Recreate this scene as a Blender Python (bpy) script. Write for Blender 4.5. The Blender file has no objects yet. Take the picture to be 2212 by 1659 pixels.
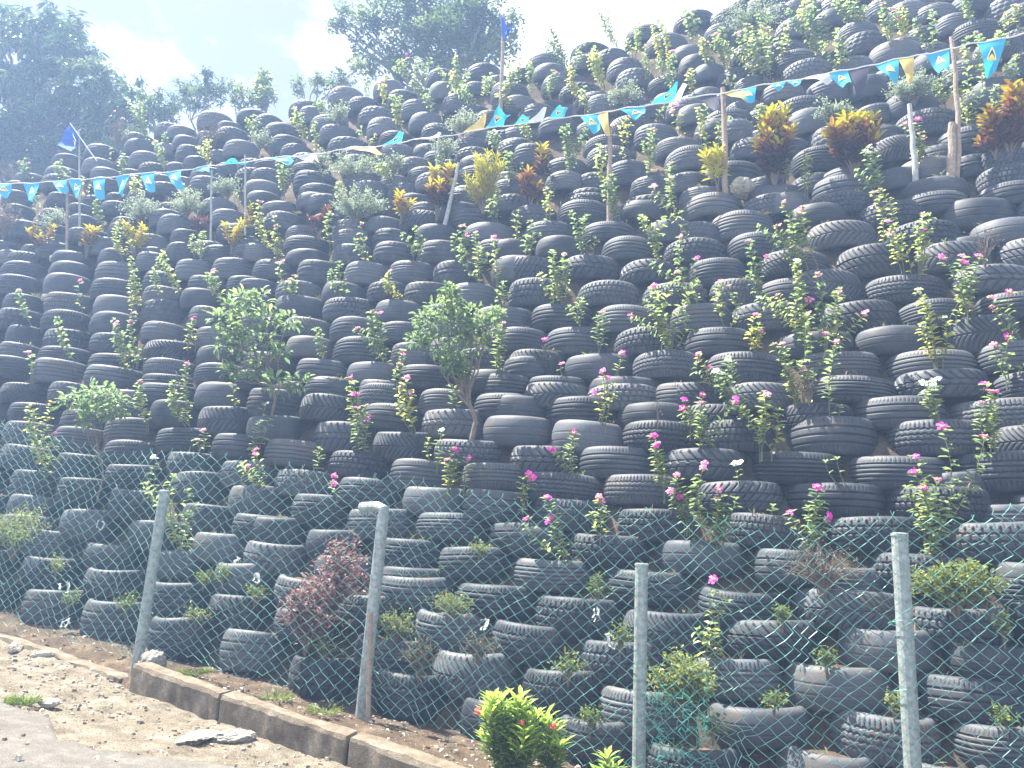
import bpy, math, random
import numpy as np
from mathutils import Matrix, Vector
random.seed(7); RNG = np.random.default_rng(7)
R_ = math.radians
scene = bpy.context.scene
COL = scene.collection

# ------------------------------------------------------------------ camera, sky, sun, exposure
PITCH, ROLL, EYE = R_(13.0), R_(3.0), 1.6
FPX = 768.0                                            # focal length in pixels of a 1024-wide picture
cam_d = bpy.data.cameras.new("camera"); cam = bpy.data.objects.new("camera", cam_d); COL.objects.link(cam)
cam_d.sensor_width = 36.0; cam_d.lens = 36.0 * FPX / 1024.0
cam_d.clip_start = 0.05; cam_d.clip_end = 2000.0
cam.matrix_world = Matrix.Translation((0, 0, EYE)) @ Matrix.Rotation(R_(90) + PITCH, 4, 'X') @ Matrix.Rotation(ROLL, 4, 'Z')
scene.camera = cam

SUN_DIR = Vector((-0.42, 0.22, 0.95)).normalized()      # towards the sun: high, behind the bank, to the left
sun_el = math.asin(SUN_DIR.z); sun_az = math.atan2(SUN_DIR.x, SUN_DIR.y)
world = bpy.data.worlds.new("World"); scene.world = world; world.use_nodes = True
wn, wl = world.node_tree.nodes, world.node_tree.links
bg = wn["Background"]; bg.inputs[1].default_value = 0.13
sky = wn.new("ShaderNodeTexSky"); sky.sky_type = 'NISHITA'; sky.sun_disc = False
sky.sun_elevation = sun_el; sky.sun_rotation = sun_az
sky.air_density = 1.2; sky.dust_density = 2.5
tc = wn.new("ShaderNodeTexCoord")
nz = wn.new("ShaderNodeTexNoise"); nz.inputs["Scale"].default_value = 3.2; nz.inputs["Detail"].default_value = 6; nz.inputs["Roughness"].default_value = 0.55
mp = wn.new("ShaderNodeMapping"); mp.inputs["Scale"].default_value = (1, 1, 1.7); mp.inputs["Location"].default_value = (2.1, 0.35, 0.2)
rp = wn.new("ShaderNodeValToRGB"); rp.color_ramp.elements[0].position = 0.44; rp.color_ramp.elements[1].position = 0.66
rp.color_ramp.elements[0].color = (0, 0, 0, 1); rp.color_ramp.elements[1].color = (1, 1, 1, 1)
mc = wn.new("ShaderNodeMixRGB"); mc.inputs[0].default_value = 0.88; mc.inputs[2].default_value = (0.70, 0.71, 0.86, 1)   # thin veil of high cloud over the blue
mx = wn.new("ShaderNodeMixRGB"); mx.inputs[2].default_value = (5.2, 5.6, 6.2, 1)                                          # bright cumulus
wl.new(tc.outputs["Generated"], mp.inputs[0]); wl.new(mp.outputs[0], nz.inputs["Vector"]); wl.new(nz.outputs["Fac"], rp.inputs[0])
wl.new(rp.outputs[0], mx.inputs[0]); wl.new(sky.outputs[0], mc.inputs[1]); wl.new(mc.outputs[0], mx.inputs[1]); wl.new(mx.outputs[0], bg.inputs[0])

sl = bpy.data.lights.new("sun", 'SUN'); sl.energy = 5.0; sl.angle = R_(0.6); sl.color = (1.0, 0.95, 0.86)
so = bpy.data.objects.new("sun", sl); COL.objects.link(so); so.location = SUN_DIR * 60
so.rotation_euler = SUN_DIR.to_track_quat('Z', 'Y').to_euler()
scene.view_settings.view_transform = 'Standard'; scene.view_settings.look = 'None'
scene.view_settings.gamma = 1.0; scene.view_settings.exposure = 2.25
scene.cycles.max_bounces = 6; scene.cycles.diffuse_bounces = 3; scene.cycles.glossy_bounces = 2
scene.cycles.transmission_bounces = 4; scene.cycles.volume_bounces = 0; scene.cycles.transparent_max_bounces = 8
scene.cycles.use_adaptive_sampling = True; scene.cycles.use_denoising = True

# ------------------------------------------------------------------ the lie of the land
ORIGIN = np.array([0, 0, EYE])
WN = np.array([.289, .809, -.511]); WN /= np.linalg.norm(WN); WD = 5.88      # front plane of the tyre bank, 59 degrees steep
SV = np.array([WN[1], -WN[0], 0]); SV /= np.linalg.norm(SV)                  # along the bank
QV = np.array([WN[0], WN[1], 0]); QV /= np.linalg.norm(QV)                   # into the bank
GA, GB = -0.102, 0.026

def ray(x, y):                          # measured on the photograph, 2212 wide
    k = 1024 / 2212
    a0, a1 = (x * k - 512) / FPX, (384 - y * k) / FPX
    c, s = math.cos(ROLL), math.sin(ROLL)
    b0, b1 = c * a0 - s * a1, s * a0 + c * a1
    return np.array([b0, -b1 * math.sin(PITCH) + math.cos(PITCH), b1 * math.cos(PITCH) + math.sin(PITCH)])
def on_bank(x, y, off=0.0):
    r = ray(x, y); return r * ((WD + off - 0) / (WN @ r)) + ORIGIN
def on_q(x, y, q):                      # on the upright plane at depth q
    r = ray(x, y); return ORIGIN + r * ((q - QV @ ORIGIN) / (QV @ r))
def on_soil(x, y, dz=0.0):
    r = ray(x, y); t = (GB + dz - EYE) / (r[2] - GA * (r @ SV)); return ORIGIN + r * t
def sqz(s, q, z): return SV * s + QV * q + np.array([0, 0, z])
def px(P):                              # back to pixels of the 2212-wide photograph
    v = np.asarray(P, float) - ORIGIN
    fwd = np.array([0, math.cos(PITCH), math.sin(PITCH)]); up = np.array([0, -math.sin(PITCH), math.cos(PITCH)])
    d = v @ fwd; b0, b1 = v[0] / d, (v @ up) / d
    c, s = math.cos(ROLL), math.sin(ROLL)
    a0, a1 = c * b0 + s * b1, -s * b0 + c * b1
    k = 2212 / 1024
    return np.array([(512 + FPX * a0) * k, (384 - FPX * a1) * k, d])
def soil_z(s): return GA * np.clip(s, -14, 8) + GB
def hash_noise(x, y, seed=0):           # smooth 2-D value noise, numpy
    x = np.asarray(x, float); y = np.asarray(y, float)
    xi, yi = np.floor(x).astype(int), np.floor(y).astype(int); xf, yf = x - xi, y - yi
    def h(a, b):
        n = (a * 374761393 + b * 668265263 + seed * 974711) & 0x7fffffff
        n = ((n ^ (n >> 13)) * 1274126177) & 0x7fffffff
        return ((n ^ (n >> 16)) & 0xffff) / 65535.0
    u, v = xf * xf * (3 - 2 * xf), yf * yf * (3 - 2 * yf)
    return (h(xi, yi) * (1 - u) + h(xi + 1, yi) * u) * (1 - v) + (h(xi, yi + 1) * (1 - u) + h(xi + 1, yi + 1) * u) * v - 0.5

# ------------------------------------------------------------------ materials
def mat(name):
    m = bpy.data.materials.new(name); m.use_nodes = True
    nt = m.node_tree; return m, nt.nodes, nt.links, nt.nodes["Principled BSDF"]
def noise(n, l, scale, detail=5, rough=0.6, coord="Object"):
    t = n.new("ShaderNodeTexCoord"); z = n.new("ShaderNodeTexNoise")
    z.inputs["Scale"].default_value = scale; z.inputs["Detail"].default_value = detail; z.inputs["Roughness"].default_value = rough
    l.new(t.outputs[coord], z.inputs["Vector"]); return z
def ramp(n, l, src, stops):
    r = n.new("ShaderNodeValToRGB"); e = r.color_ramp.elements
    while len(e) < len(stops): e.new(0.5)
    for i, (p, c) in enumerate(stops): e[i].position = p; e[i].color = (*c, 1)
    l.new(src, r.inputs[0]); return r.outputs[0]
def mix(n, l, fac, a, b, mode='MIX'):
    m = n.new("ShaderNodeMixRGB"); m.blend_type = mode
    for i, v in enumerate((fac, a, b)):
        if isinstance(v, (int, float)): m.inputs[i].default_value = v
        elif isinstance(v, tuple): m.inputs[i].default_value = (*v, 1)
        else: l.new(v, m.inputs[i])
    return m.outputs[0]
def bump(n, l, p, h, strength, dist):
    b = n.new("ShaderNodeBump"); b.inputs["Strength"].default_value = strength; b.inputs["Distance"].default_value = dist
    l.new(h, b.inputs["Height"]); l.new(b.outputs[0], p.inputs["Normal"])
def rnd(n): return n.new("ShaderNodeObjectInfo").outputs["Random"]

def rubber_mat(name, far=False):
    m, n, l, p = mat(name)
    big = noise(n, l, 3.0, 4, 0.6); fine = noise(n, l, 60, 4, 0.7)
    if far:
        at = n.new("ShaderNodeAttribute"); at.attribute_name = "tint"; r = at.outputs["Fac"]
    else: r = rnd(n)
    base = ramp(n, l, r, [(0, (.012, .015, .020)), (.35, (.027, .032, .041)), (.7, (.046, .052, .064)), (1, (.095, .103, .115))])
    dust = ramp(n, l, big.outputs["Fac"], [(.40, (0, 0, 0)), (.66, (1, 1, 1))])
    c = mix(n, l, mix(n, l, 1.0, dust, (.45, .45, .45), 'MULTIPLY'), base, (.10, .104, .110))
    c = mix(n, l, .35, c, ramp(n, l, fine.outputs["Fac"], [(.3, (.3, .3, .3)), (.7, (1.5, 1.5, 1.5))]), 'MULTIPLY')
    mud = noise(n, l, 5.5, 6, .7); w2 = n.new("ShaderNodeMath"); w2.operation = 'MULTIPLY_ADD'; l.new(r, w2.inputs[0]); w2.inputs[1].default_value = .16; l.new(mud.outputs["Fac"], w2.inputs[2])
    c = mix(n, l, ramp(n, l, w2.outputs[0], [(.64, (0, 0, 0)), (.80, (.6, .6, .6))]), c, (.125, .095, .068))
    l.new(c, p.inputs["Base Color"]); p.inputs["Roughness"].default_value = 0.63; p.inputs["Specular IOR Level"].default_value = 0.42
    bump(n, l, p, fine.outputs["Fac"], .35, .004)
    return m
def leaf_mat(name, stops, translucent=.4, rough=.45, vary=.35):
    m, n, l, p = mat(name)
    at = n.new("ShaderNodeAttribute"); at.attribute_name = "tint"
    c = ramp(n, l, at.outputs["Fac"], stops)
    c = mix(n, l, vary, c, ramp(n, l, rnd(n), [(0, (.75, .8, .7)), (1, (1.25, 1.2, 1.2))]), 'MULTIPLY')
    l.new(c, p.inputs["Base Color"]); p.inputs["Roughness"].default_value = rough; p.inputs["Specular IOR Level"].default_value = .4
    tr = n.new("ShaderNodeBsdfTranslucent"); l.new(c, tr.inputs[0])
    ms = n.new("ShaderNodeMixShader"); ms.inputs[0].default_value = translucent
    l.new(p.outputs[0], ms.inputs[1]); l.new(tr.outputs[0], ms.inputs[2]); l.new(ms.outputs[0], n["Material Output"].inputs[0])
    return m
def plain(name, col, rough=.6, scale=0, amount=.3, bumpd=0, metal=0):
    m, n, l, p = mat(name)
    p.inputs["Roughness"].default_value = rough; p.inputs["Metallic"].default_value = metal
    if scale:
        z = noise(n, l, scale, 5, .65)
        c = mix(n, l, amount, col, ramp(n, l, z.outputs["Fac"], [(.3, (.25, .25, .25)), (.7, (1.7, 1.7, 1.7))]), 'MULTIPLY')
        l.new(c, p.inputs["Base Color"])
        if bumpd: bump(n, l, p, z.outputs["Fac"], .8, bumpd)
    else: p.inputs["Base Color"].default_value = (*col, 1)
    return m
def cloth(name, col, tr=.45):
    m, n, l, p = mat(name); p.inputs["Base Color"].default_value = (*col, 1); p.inputs["Roughness"].default_value = .8
    t = n.new("ShaderNodeBsdfTranslucent"); t.inputs[0].default_value = (*col, 1)
    ms = n.new("ShaderNodeMixShader"); ms.inputs[0].default_value = tr
    l.new(p.outputs[0], ms.inputs[1]); l.new(t.outputs[0], ms.inputs[2]); l.new(ms.outputs[0], n["Material Output"].inputs[0]); return m

M = {}
M['rubber'] = rubber_mat('tyre_rubber'); M['rubber_far'] = rubber_mat('tyre_rubber_massed', True)
G_YEL = [(0, (.11, .18, .08)), (.45, (.26, .35, .15)), (.8, (.42, .48, .18)), (1, (.62, .58, .12))]
M['vinca'] = leaf_mat('periwinkle_leaf', G_YEL, .58, .28)
M['grey_leaf'] = leaf_mat('fine_grey_leaf', [(0, (.16, .22, .15)), (1, (.42, .48, .33))], .5, .6)
M['yellow_leaf'] = leaf_mat('fine_yellow_leaf', [(0, (.11, .16, .04)), (1, (.36, .40, .11))], .4, .55)
M['dry_leaf'] = leaf_mat('dry_leaf', [(0, (.09, .07, .055)), (1, (.24, .19, .14))], .25, .8)
M['dark_dry'] = leaf_mat('withered_leaf', [(0, (.04, .045, .03)), (1, (.15, .15, .09))], .25, .8)
M['maroon_leaf'] = leaf_mat('maroon_leaf', [(0, (.10, .042, .045)), (.55, (.26, .125, .12)), (1, (.50, .36, .31))], .3, .5)
M['croton'] = leaf_mat('croton_leaf', [(0, (.045, .022, .026)), (.30, (.10, .04, .03)), (.50, (.22, .075, .03)), (.68, (.36, .20, .03)), (.82, (.50, .40, .03)), (1, (.50, .50, .05))], .35, .35, .1)
M['balsam'] = leaf_mat('balsam_leaf', [(0, (.08, .18, .03)), (1, (.42, .56, .11))], .5, .6)
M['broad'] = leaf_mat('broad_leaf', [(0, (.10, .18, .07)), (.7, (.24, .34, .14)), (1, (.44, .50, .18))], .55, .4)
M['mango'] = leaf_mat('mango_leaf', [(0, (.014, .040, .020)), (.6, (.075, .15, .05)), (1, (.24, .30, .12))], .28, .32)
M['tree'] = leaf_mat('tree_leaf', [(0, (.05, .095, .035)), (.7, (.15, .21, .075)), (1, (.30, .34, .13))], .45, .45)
M['grass'] = leaf_mat('grass_blade', [(0, (.06, .12, .02)), (1, (.26, .33, .06))], .4, .5)
M['stem'] = plain('green_stem', (.12, .13, .05), .7, 30, .3)
M['twig'] = plain('brown_twig', (.16, .12, .085), .85, 30, .4)
M['bark'] = plain('bark', (.17, .13, .10), .9, 18, .5, .01)
M['wood'] = plain('weathered_wood', (.30, .23, .17), .85, 22, .5, .004)
M['greywood'] = plain('grey_stake', (.36, .36, .34), .8, 22, .4, .003)
FL = {'m': plain('magenta_petal', (.86, .012, .46), .6), 'p': plain('pink_petal', (.86, .17, .50), .6), 'w': plain('white_petal', (.82, .82, .78), .6),
      'r': plain('red_petal', (.55, .03, .05), .6), 'y': plain('yellow_petal', (.75, .60, .08), .6)}
M['eye'] = plain('flower_eye', (.55, .03, .18), .6)
M['wire'] = plain('green_coated_wire', (.17, .40, .33), .4, 5, .5)
M['wire_new'] = plain('teal_coated_wire', (.06, .34, .27), .45, 9, .3)
M['weed'] = leaf_mat('weed_blade', [(0, (.16, .12, .07)), (.5, (.28, .23, .12)), (.75, (.20, .27, .09)), (1, (.36, .42, .14))], .35, .7)
M['galv'] = plain('galvanised_steel', (.31, .335, .315), .5, 26, .55, .002, .25)
M['string'] = plain('white_string', (.75, .74, .70), .8)
M['blue'] = cloth('sky_blue_cloth', (.05, .52, .80)); M['royal'] = cloth('royal_blue_cloth', (.03, .12, .48), .3)
M['white'] = cloth('white_cloth', (.80, .80, .78)); M['yellow'] = cloth('yellow_cloth', (.80, .60, .18)); M['navy'] = cloth('black_cloth', (.05, .045, .075), .2)
M['e_white'] = plain('emblem_white', (.85, .85, .82), .7); M['e_black'] = plain('emblem_black', (.03, .03, .03), .7); M['e_yellow'] = plain('emblem_yellow', (.85, .68, .08), .7)
M['plastic'] = cloth('white_plastic', (.70, .72, .72), .4)
def earth_mat(name, a, b, c, sc=4.0, bd=.03, spk=.5):
    m, n, l, p = mat(name)
    z1 = noise(n, l, sc, 8, .65); z2 = noise(n, l, sc * 14, 6, .7)
    k = ramp(n, l, z1.outputs["Fac"], [(.3, a), (.52, b), (.72, c)])
    k = mix(n, l, spk, k, ramp(n, l, z2.outputs["Fac"], [(.32, (.35, .33, .3)), (.66, (1.5, 1.5, 1.5))]), 'MULTIPLY')
    l.new(k, p.inputs["Base Color"]); p.inputs["Roughness"].default_value = .95; p.inputs["Specular IOR Level"].default_value = .15
    bump(n, l, p, z2.outputs["Fac"], 1.0, bd); return m
M['soil'] = earth_mat('brown_soil', (.07, .05, .035), (.14, .10, .066), (.25, .195, .135), 5)
M['hill'] = earth_mat('bank_soil', (.065, .048, .035), (.11, .08, .055), (.18, .14, .10), 3)
M['verge'] = earth_mat('gravel_verge', (.15, .125, .09), (.27, .23, .17), (.40, .36, .30), 6, .03, .85)
M['road'] = earth_mat('worn_asphalt', (.13, .12, .105), (.18, .165, .145), (.25, .23, .205), 9, .012, .7)
M['kerb'] = earth_mat('old_concrete', (.11, .085, .06), (.20, .165, .12), (.35, .30, .235), 6, .012)
M['stone'] = earth_mat('limestone', (.33, .29, .23), (.44, .40, .33), (.54, .50, .42), 9, .01)
M['slab'] = earth_mat('grey_rubble', (.22, .20, .175), (.32, .295, .255), (.45, .42, .37), 8, .015)

# ------------------------------------------------------------------ mesh helpers
class MB:
    def __init__(s): s.v = []; s.f = []; s.mi = []; s.t = []; s.n = 0
    def add(s, v, f, tint=.5, mi=0):
        v = np.asarray(v, float).reshape(-1, 3); s.v.append(v)
        s.f.extend([tuple(int(i) + s.n for i in q) for q in f]); s.mi.extend([mi] * len(f))
        s.t.append(np.full(len(v), tint) if np.isscalar(tint) else np.asarray(tint, float)); s.n += len(v)
    def tube(s, pts, rad, k=6, tint=.5, mi=0, cap=True):
        pts = np.asarray(pts, float); m = len(pts); rad = np.full(m, rad) if np.isscalar(rad) else np.asarray(rad, float)
        V = []; up = np.array([.31, .17, .93])
        for i in range(m):
            d = pts[min(i + 1, m - 1)] - pts[max(i - 1, 0)]; d = d / (np.linalg.norm(d) + 1e-9)
            a = np.cross(d, up); 
            if np.linalg.norm(a) < .05: a = np.cross(d, np.array([1., 0, 0]))
            a /= np.linalg.norm(a); b = np.cross(d, a)
            for j in range(k):
                th = 2 * math.pi * j / k; V.append(pts[i] + rad[i] * (math.cos(th) * a + math.sin(th) * b))
        F = [(i * k + j, i * k + (j + 1) % k, (i + 1) * k + (j + 1) % k, (i + 1) * k + j) for i in range(m - 1) for j in range(k)]
        if cap: F += [tuple(range(k))[::-1], tuple(range((m - 1) * k, m * k))]
        s.add(V, F, tint, mi)
    def leaves(s, P, D, Nn, L, W, tint, fold=.22, droop=.15, rnd=True):
        """P base, D direction, Nn upper side, per leaf length and width: four facets folded along the midrib"""
        P, D, Nn = (np.asarray(a, float).reshape(-1, 3) for a in (P, D, Nn)); n = len(P)
        if not n: return
        L = np.broadcast_to(L, (n,)).astype(float)[:, None]; W = np.broadcast_to(W, (n,)).astype(float)[:, None]
        D = D / (np.linalg.norm(D, axis=1, keepdims=True) + 1e-9)
        Sd = np.cross(D, Nn); Sd /= (np.linalg.norm(Sd, axis=1, keepdims=True) + 1e-9); U = np.cross(Sd, D)
        tip = P + D * L - U * L * droop; m1 = P + D * L * .38; m2 = P + D * L * .74 - U * L * droop * .45
        e1, e2 = Sd * W * .40, Sd * W * (.46 if rnd else .30); f = U * W * fold
        V = np.stack([P, m1 + e1 + f, m2 + e2 + f, tip, m2 - e2 + f, m1 - e1 + f, m1, m2], 1).reshape(-1, 3)
        T = np.repeat(np.broadcast_to(tint, (n,)), 8)
        base = np.arange(n) * 8 + s.n
        for q in ((0, 1, 6), (0, 6, 5), (2, 3, 7), (7, 3, 4)):
            s.f.extend(map(tuple, np.stack([base + j for j in q], 1).tolist()))
        for q in ((1, 2, 7, 6), (6, 7, 4, 5)):
            s.f.extend(map(tuple, np.stack([base + j for j in q], 1).tolist()))
        s.mi.extend([0] * (6 * n)); s.v.append(V); s.t.append(T); s.n += len(V)
    def mesh(s, name, mats, smooth=False, loc=(0, 0, 0)):
        me = bpy.data.meshes.new(name)
        V = np.concatenate(s.v) - np.asarray(loc, float)
        me.from_pydata(V.tolist(), [], s.f)
        for m in (mats if isinstance(mats, (list, tuple)) else [mats]): me.materials.append(m)
        if any(s.mi): me.polygons.foreach_set("material_index", s.mi)
        at = me.attributes.new("tint", 'FLOAT', 'POINT'); at.data.foreach_set("value", np.concatenate(s.t).astype(np.float32))
        if smooth: me.polygons.foreach_set("use_smooth", [True] * len(me.polygons))
        me.update(); return me
    def build(s, name, mats, parent=None, loc=(0, 0, 0), smooth=False):
        o = bpy.data.objects.new(name, s.mesh(name, mats, smooth, loc)); COL.objects.link(o)
        if parent is None: o.location = loc
        else: o.parent = parent
        return o
def tag(o, label=None, cat=None, group=None, kind=None):
    for k, v in (("label", label), ("category", cat), ("group", group), ("kind", kind)):
        if v: o[k] = v
    return o
def empty(name, loc):
    o = bpy.data.objects.new(name, None); o.location = loc; o.empty_display_size = .1; COL.objects.link(o); return o
def rnd_dir(n, zmin=-1, zmax=1):
    z = RNG.uniform(zmin, zmax, n); a = RNG.uniform(0, 2 * math.pi, n); r = np.sqrt(1 - z * z)
    return np.stack([r * np.cos(a), r * np.sin(a), z], 1)
def grid(us, vs, fn):
    U, Vv = np.meshgrid(us, vs, indexing='ij'); P = fn(U, Vv); nu, nv = len(us), len(vs)
    i = np.arange(nu - 1)[:, None] * nv + np.arange(nv - 1)[None, :]
    F = np.stack([i, i + nv, i + nv + 1, i + 1], -1).reshape(-1, 4)
    return P.reshape(-1, 3), F
def rock(mb, c, r, squash=(1, 1, .6), seed=0, tint=.5, sub=2, mi=0):
    rg = np.random.default_rng(seed)
    t = (1 + 5 ** .5) / 2
    V = np.array([(-1, t, 0), (1, t, 0), (-1, -t, 0), (1, -t, 0), (0, -1, t), (0, 1, t), (0, -1, -t), (0, 1, -t), (t, 0, -1), (t, 0, 1), (-t, 0, -1), (-t, 0, 1)], float)
    F = [(0, 11, 5), (0, 5, 1), (0, 1, 7), (0, 7, 10), (0, 10, 11), (1, 5, 9), (5, 11, 4), (11, 10, 2), (10, 7, 6), (7, 1, 8), (3, 9, 4), (3, 4, 2), (3, 2, 6), (3, 6, 8), (3, 8, 9), (4, 9, 5), (2, 4, 11), (6, 2, 10), (8, 6, 7), (9, 8, 1)]
    V = list(V / np.linalg.norm(V[0]))
    for _ in range(sub):
        cache = {}; G = []
        def md(a, b):
            k = (min(a, b), max(a, b))
            if k not in cache: m = V[a] + V[b]; V.append(m / np.linalg.norm(m)); cache[k] = len(V) - 1
            return cache[k]
        for a, b, d in F:
            x, y, z = md(a, b), md(b, d), md(d, a); G += [(a, x, z), (b, y, x), (d, z, y), (x, y, z)]
        F = G
    V = np.array(V); d = rg.normal(size=(7, 3)); d /= np.linalg.norm(d, axis=1, keepdims=True)
    lim = rg.uniform(.55, .85, 7); rad = np.ones(len(V))
    for k in range(7): rad = np.minimum(rad, lim[k] / np.maximum(V @ d[k], 1e-3))   # chopped facets
    V = V * rad[:, None] * (1 + .05 * rg.normal(size=(len(V), 1))); a = rg.uniform(0, 6.28); ca, sa = math.cos(a), math.sin(a)
    V = V * np.array(squash) * r; V = np.stack([V[:, 0] * ca - V[:, 1] * sa, V[:, 0] * sa + V[:, 1] * ca, V[:, 2]], 1)
    mb.add(V + np.asarray(c), F, tint, mi)
# tyres read off the photograph: left, right, top, bottom in sixteen sheets of 553 x 415 (quarter units)
TYRES={}
TYRES[0,0]="""1680 2090 965 1100;1900 2120 1045 1150;1360 1640 1065 1180;1460 1720 1085 1200;1890 2200 1100 1290;1515 1780 1170 1300;1090 1370 1150 1260;1085 1430 1205 1330;735 1090 1255 1380;1550 1830 1250 1400;1960 2260 1205 1370;740 1060 1370 1520;1130 1480 1310 1450;1610 1880 1345 1470;480 760 1335 1450;2080 2380 1365 1470;420 750 1440 1560;810 1130 1455 1540;1195 1590 1405 1510;1650 2060 1440 1600;150 430 1495 1590;390 720 1510 1640;2060 2400 1450 1560;1240 1600 1500 1600;800 1140 1540 1640;70 380 1570 1680;1300 1620 1570 1680;1670 2000 1520 1660"""
TYRES[1,0]="""-140 150 935 1010;290 640 865 960;0 260 990 1110;640 960 745 890;815 1100 830 930;395 660 910 1060;80 420 1060 1170;150 450 1160 1310;460 860 985 1110;570 910 1065 1250;910 1240 910 1080;1040 1290 680 840;1160 1420 765 900;1235 1640 845 1010;985 1260 1010 1170;1345 1650 960 1110;1490 1760 590 720;1510 1770 700 850;1630 1900 800 950;1840 2120 530 690;1965 2260 635 740;1760 2050 900 1010;1900 2200 945 1060;2050 2330 690 840;2050 2340 840 960;1080 1380 1120 1230;650 1000 1165 1290;235 500 1240 1350;310 640 1320 1450;330 660 1395 1520;750 1100 1255 1340;750 1080 1330 1430;355 720 1465 1640;0 340 1365 1460;-30 280 1455 1550;-80 240 1550 1660;390 760 1580 1700;1240 1540 1345 1480;1330 1640 1430 1560;800 1140 1470 1580;840 1200 1550 1680;1090 1400 1230 1350;1450 1740 1060 1160;1720 2020 1175 1280;1740 2060 1255 1350;1770 2120 1320 1450;2000 2320 1110 1230;2110 2420 1190 1330;1400 1720 1480 1600;1690 1990 1600 1700;2060 2370 1540 1680;1760 2100 1420 1560"""
TYRES[2,0]="""85 510 445 580;190 500 530 650;510 870 340 460;505 800 450 560;720 1020 405 530;830 1130 490 630;925 1400 195 370;1130 1540 270 430;1400 1760 65 270;1370 1690 375 470;1450 1750 450 590;1660 1950 190 320;910 1220 580 720;250 650 610 760;420 790 690 810;580 890 775 890;650 950 800 950;-130 140 705 810;-80 220 810 920;70 390 885 1020;1560 1850 540 640;1780 2080 570 680;1920 2220 645 750;1850 2150 -30 120;1700 2010 60 200;2000 2260 -20 110;1880 2230 360 480;2000 2290 480 600;1180 1540 620 740;1410 1760 800 880;1340 1660 840 940;1430 1740 885 1040;1660 2080 930 1110;840 1260 980 1150;1060 1420 1055 1240;250 560 990 1120;1730 2090 1025 1200;620 1060 1145 1260;1240 1640 1165 1310;600 1120 1250 1420;-100 220 1090 1180;-120 220 1175 1300;20 350 1230 1400;1330 1740 1255 1440;1900 2250 1180 1340;830 1180 1380 1580;300 640 1475 1640;300 640 1350 1480;1640 2160 1365 1590;1040 1400 1500 1660;1350 1700 1475 1620;500 860 1610 1720;-100 260 1540 1670;2000 2350 1510 1630;1460 1830 1600 1700;2040 2440 1590 1720;1580 1960 1010 1180"""
TYRES[3,0]="""-80 230 35 150;60 400 140 330;380 720 60 200;580 940 180 330;630 1010 265 430;830 1180 -40 170;1000 1360 0 160;1230 1600 20 130;1120 1500 -90 60;1400 1780 110 260;1480 2070 160 400;800 1360 335 550;1850 2250 -40 150;1980 2400 20 200;-40 320 340 500;0 430 420 580;110 540 495 680;540 900 480 620;1230 1600 430 560;1760 2180 310 520;1480 1860 515 690;2040 2440 440 640;1740 2140 660 820;330 720 660 840;660 1040 640 850;1000 1430 775 990;-60 300 700 830;50 510 815 960;150 560 920 1140;1080 1620 925 1200;1440 2000 1075 1330;380 780 1060 1250;200 640 1255 1460;870 1310 1170 1370;1600 2000 760 900;1860 2260 900 1060;1110 1620 1340 1510;1800 2230 1270 1420;1790 2300 1420 1640;440 960 1425 1560;370 930 1490 1720;1060 1720 1505 1700;900 1300 1440 1560;-80 300 1590 1720;420 780 -60 90;1540 1920 -60 80"""
TYRES[0,1]="""40 300 -10 120;60 320 115 240;430 700 10 130;-20 240 215 330;120 430 250 420;600 880 105 210;610 900 205 330;615 980 305 430;-100 190 430 520;-10 330 515 640;770 1100 390 540;350 720 440 580;80 490 525 680;880 1230 500 660;480 880 515 640;1170 1480 365 530;960 1290 270 400;900 1190 80 200;1390 1700 205 380;1320 1640 150 290;1500 1800 320 440;1240 1520 475 570;1200 1540 525 690;1455 1760 440 600;1770 2100 465 620;1550 1890 585 760;1760 2060 50 170;1850 2150 145 290;1900 2220 270 420;1700 1990 420 520;2040 2340 400 500;2090 2400 450 610;1870 2240 565 770;40 450 610 760;450 880 610 780;860 1300 605 770;0 415 720 910;400 860 710 890;815 1270 750 920;1275 1630 690 850;1660 1980 720 860;1990 2310 720 900;60 430 885 1060;-320 80 890 1040;420 880 870 1060;845 1300 895 1080;1265 1620 815 970;1595 1930 835 1020;2030 2370 870 1000;10 420 1015 1210;400 850 1035 1220;820 1260 1050 1240;1255 1660 940 1150;1665 2030 995 1170;2090 2450 1060 1210;-370 40 1040 1190;85 440 1165 1350;-300 95 1170 1320;1245 1640 1130 1300;1720 2080 1170 1340;420 830 1190 1380;810 1200 1225 1390;2140 2500 1220 1380;10 390 1310 1480;370 820 1340 1490;1280 1750 1285 1460;1735 2110 1330 1490;800 1300 1390 1560;-100 360 1425 1640;1280 1700 1440 1590;310 800 1455 1660;770 1280 1505 1690;1250 1690 1575 1760;1715 2160 1485 1660;2130 2510 1390 1560;-340 50 590 740;-380 20 760 900"""
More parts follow.
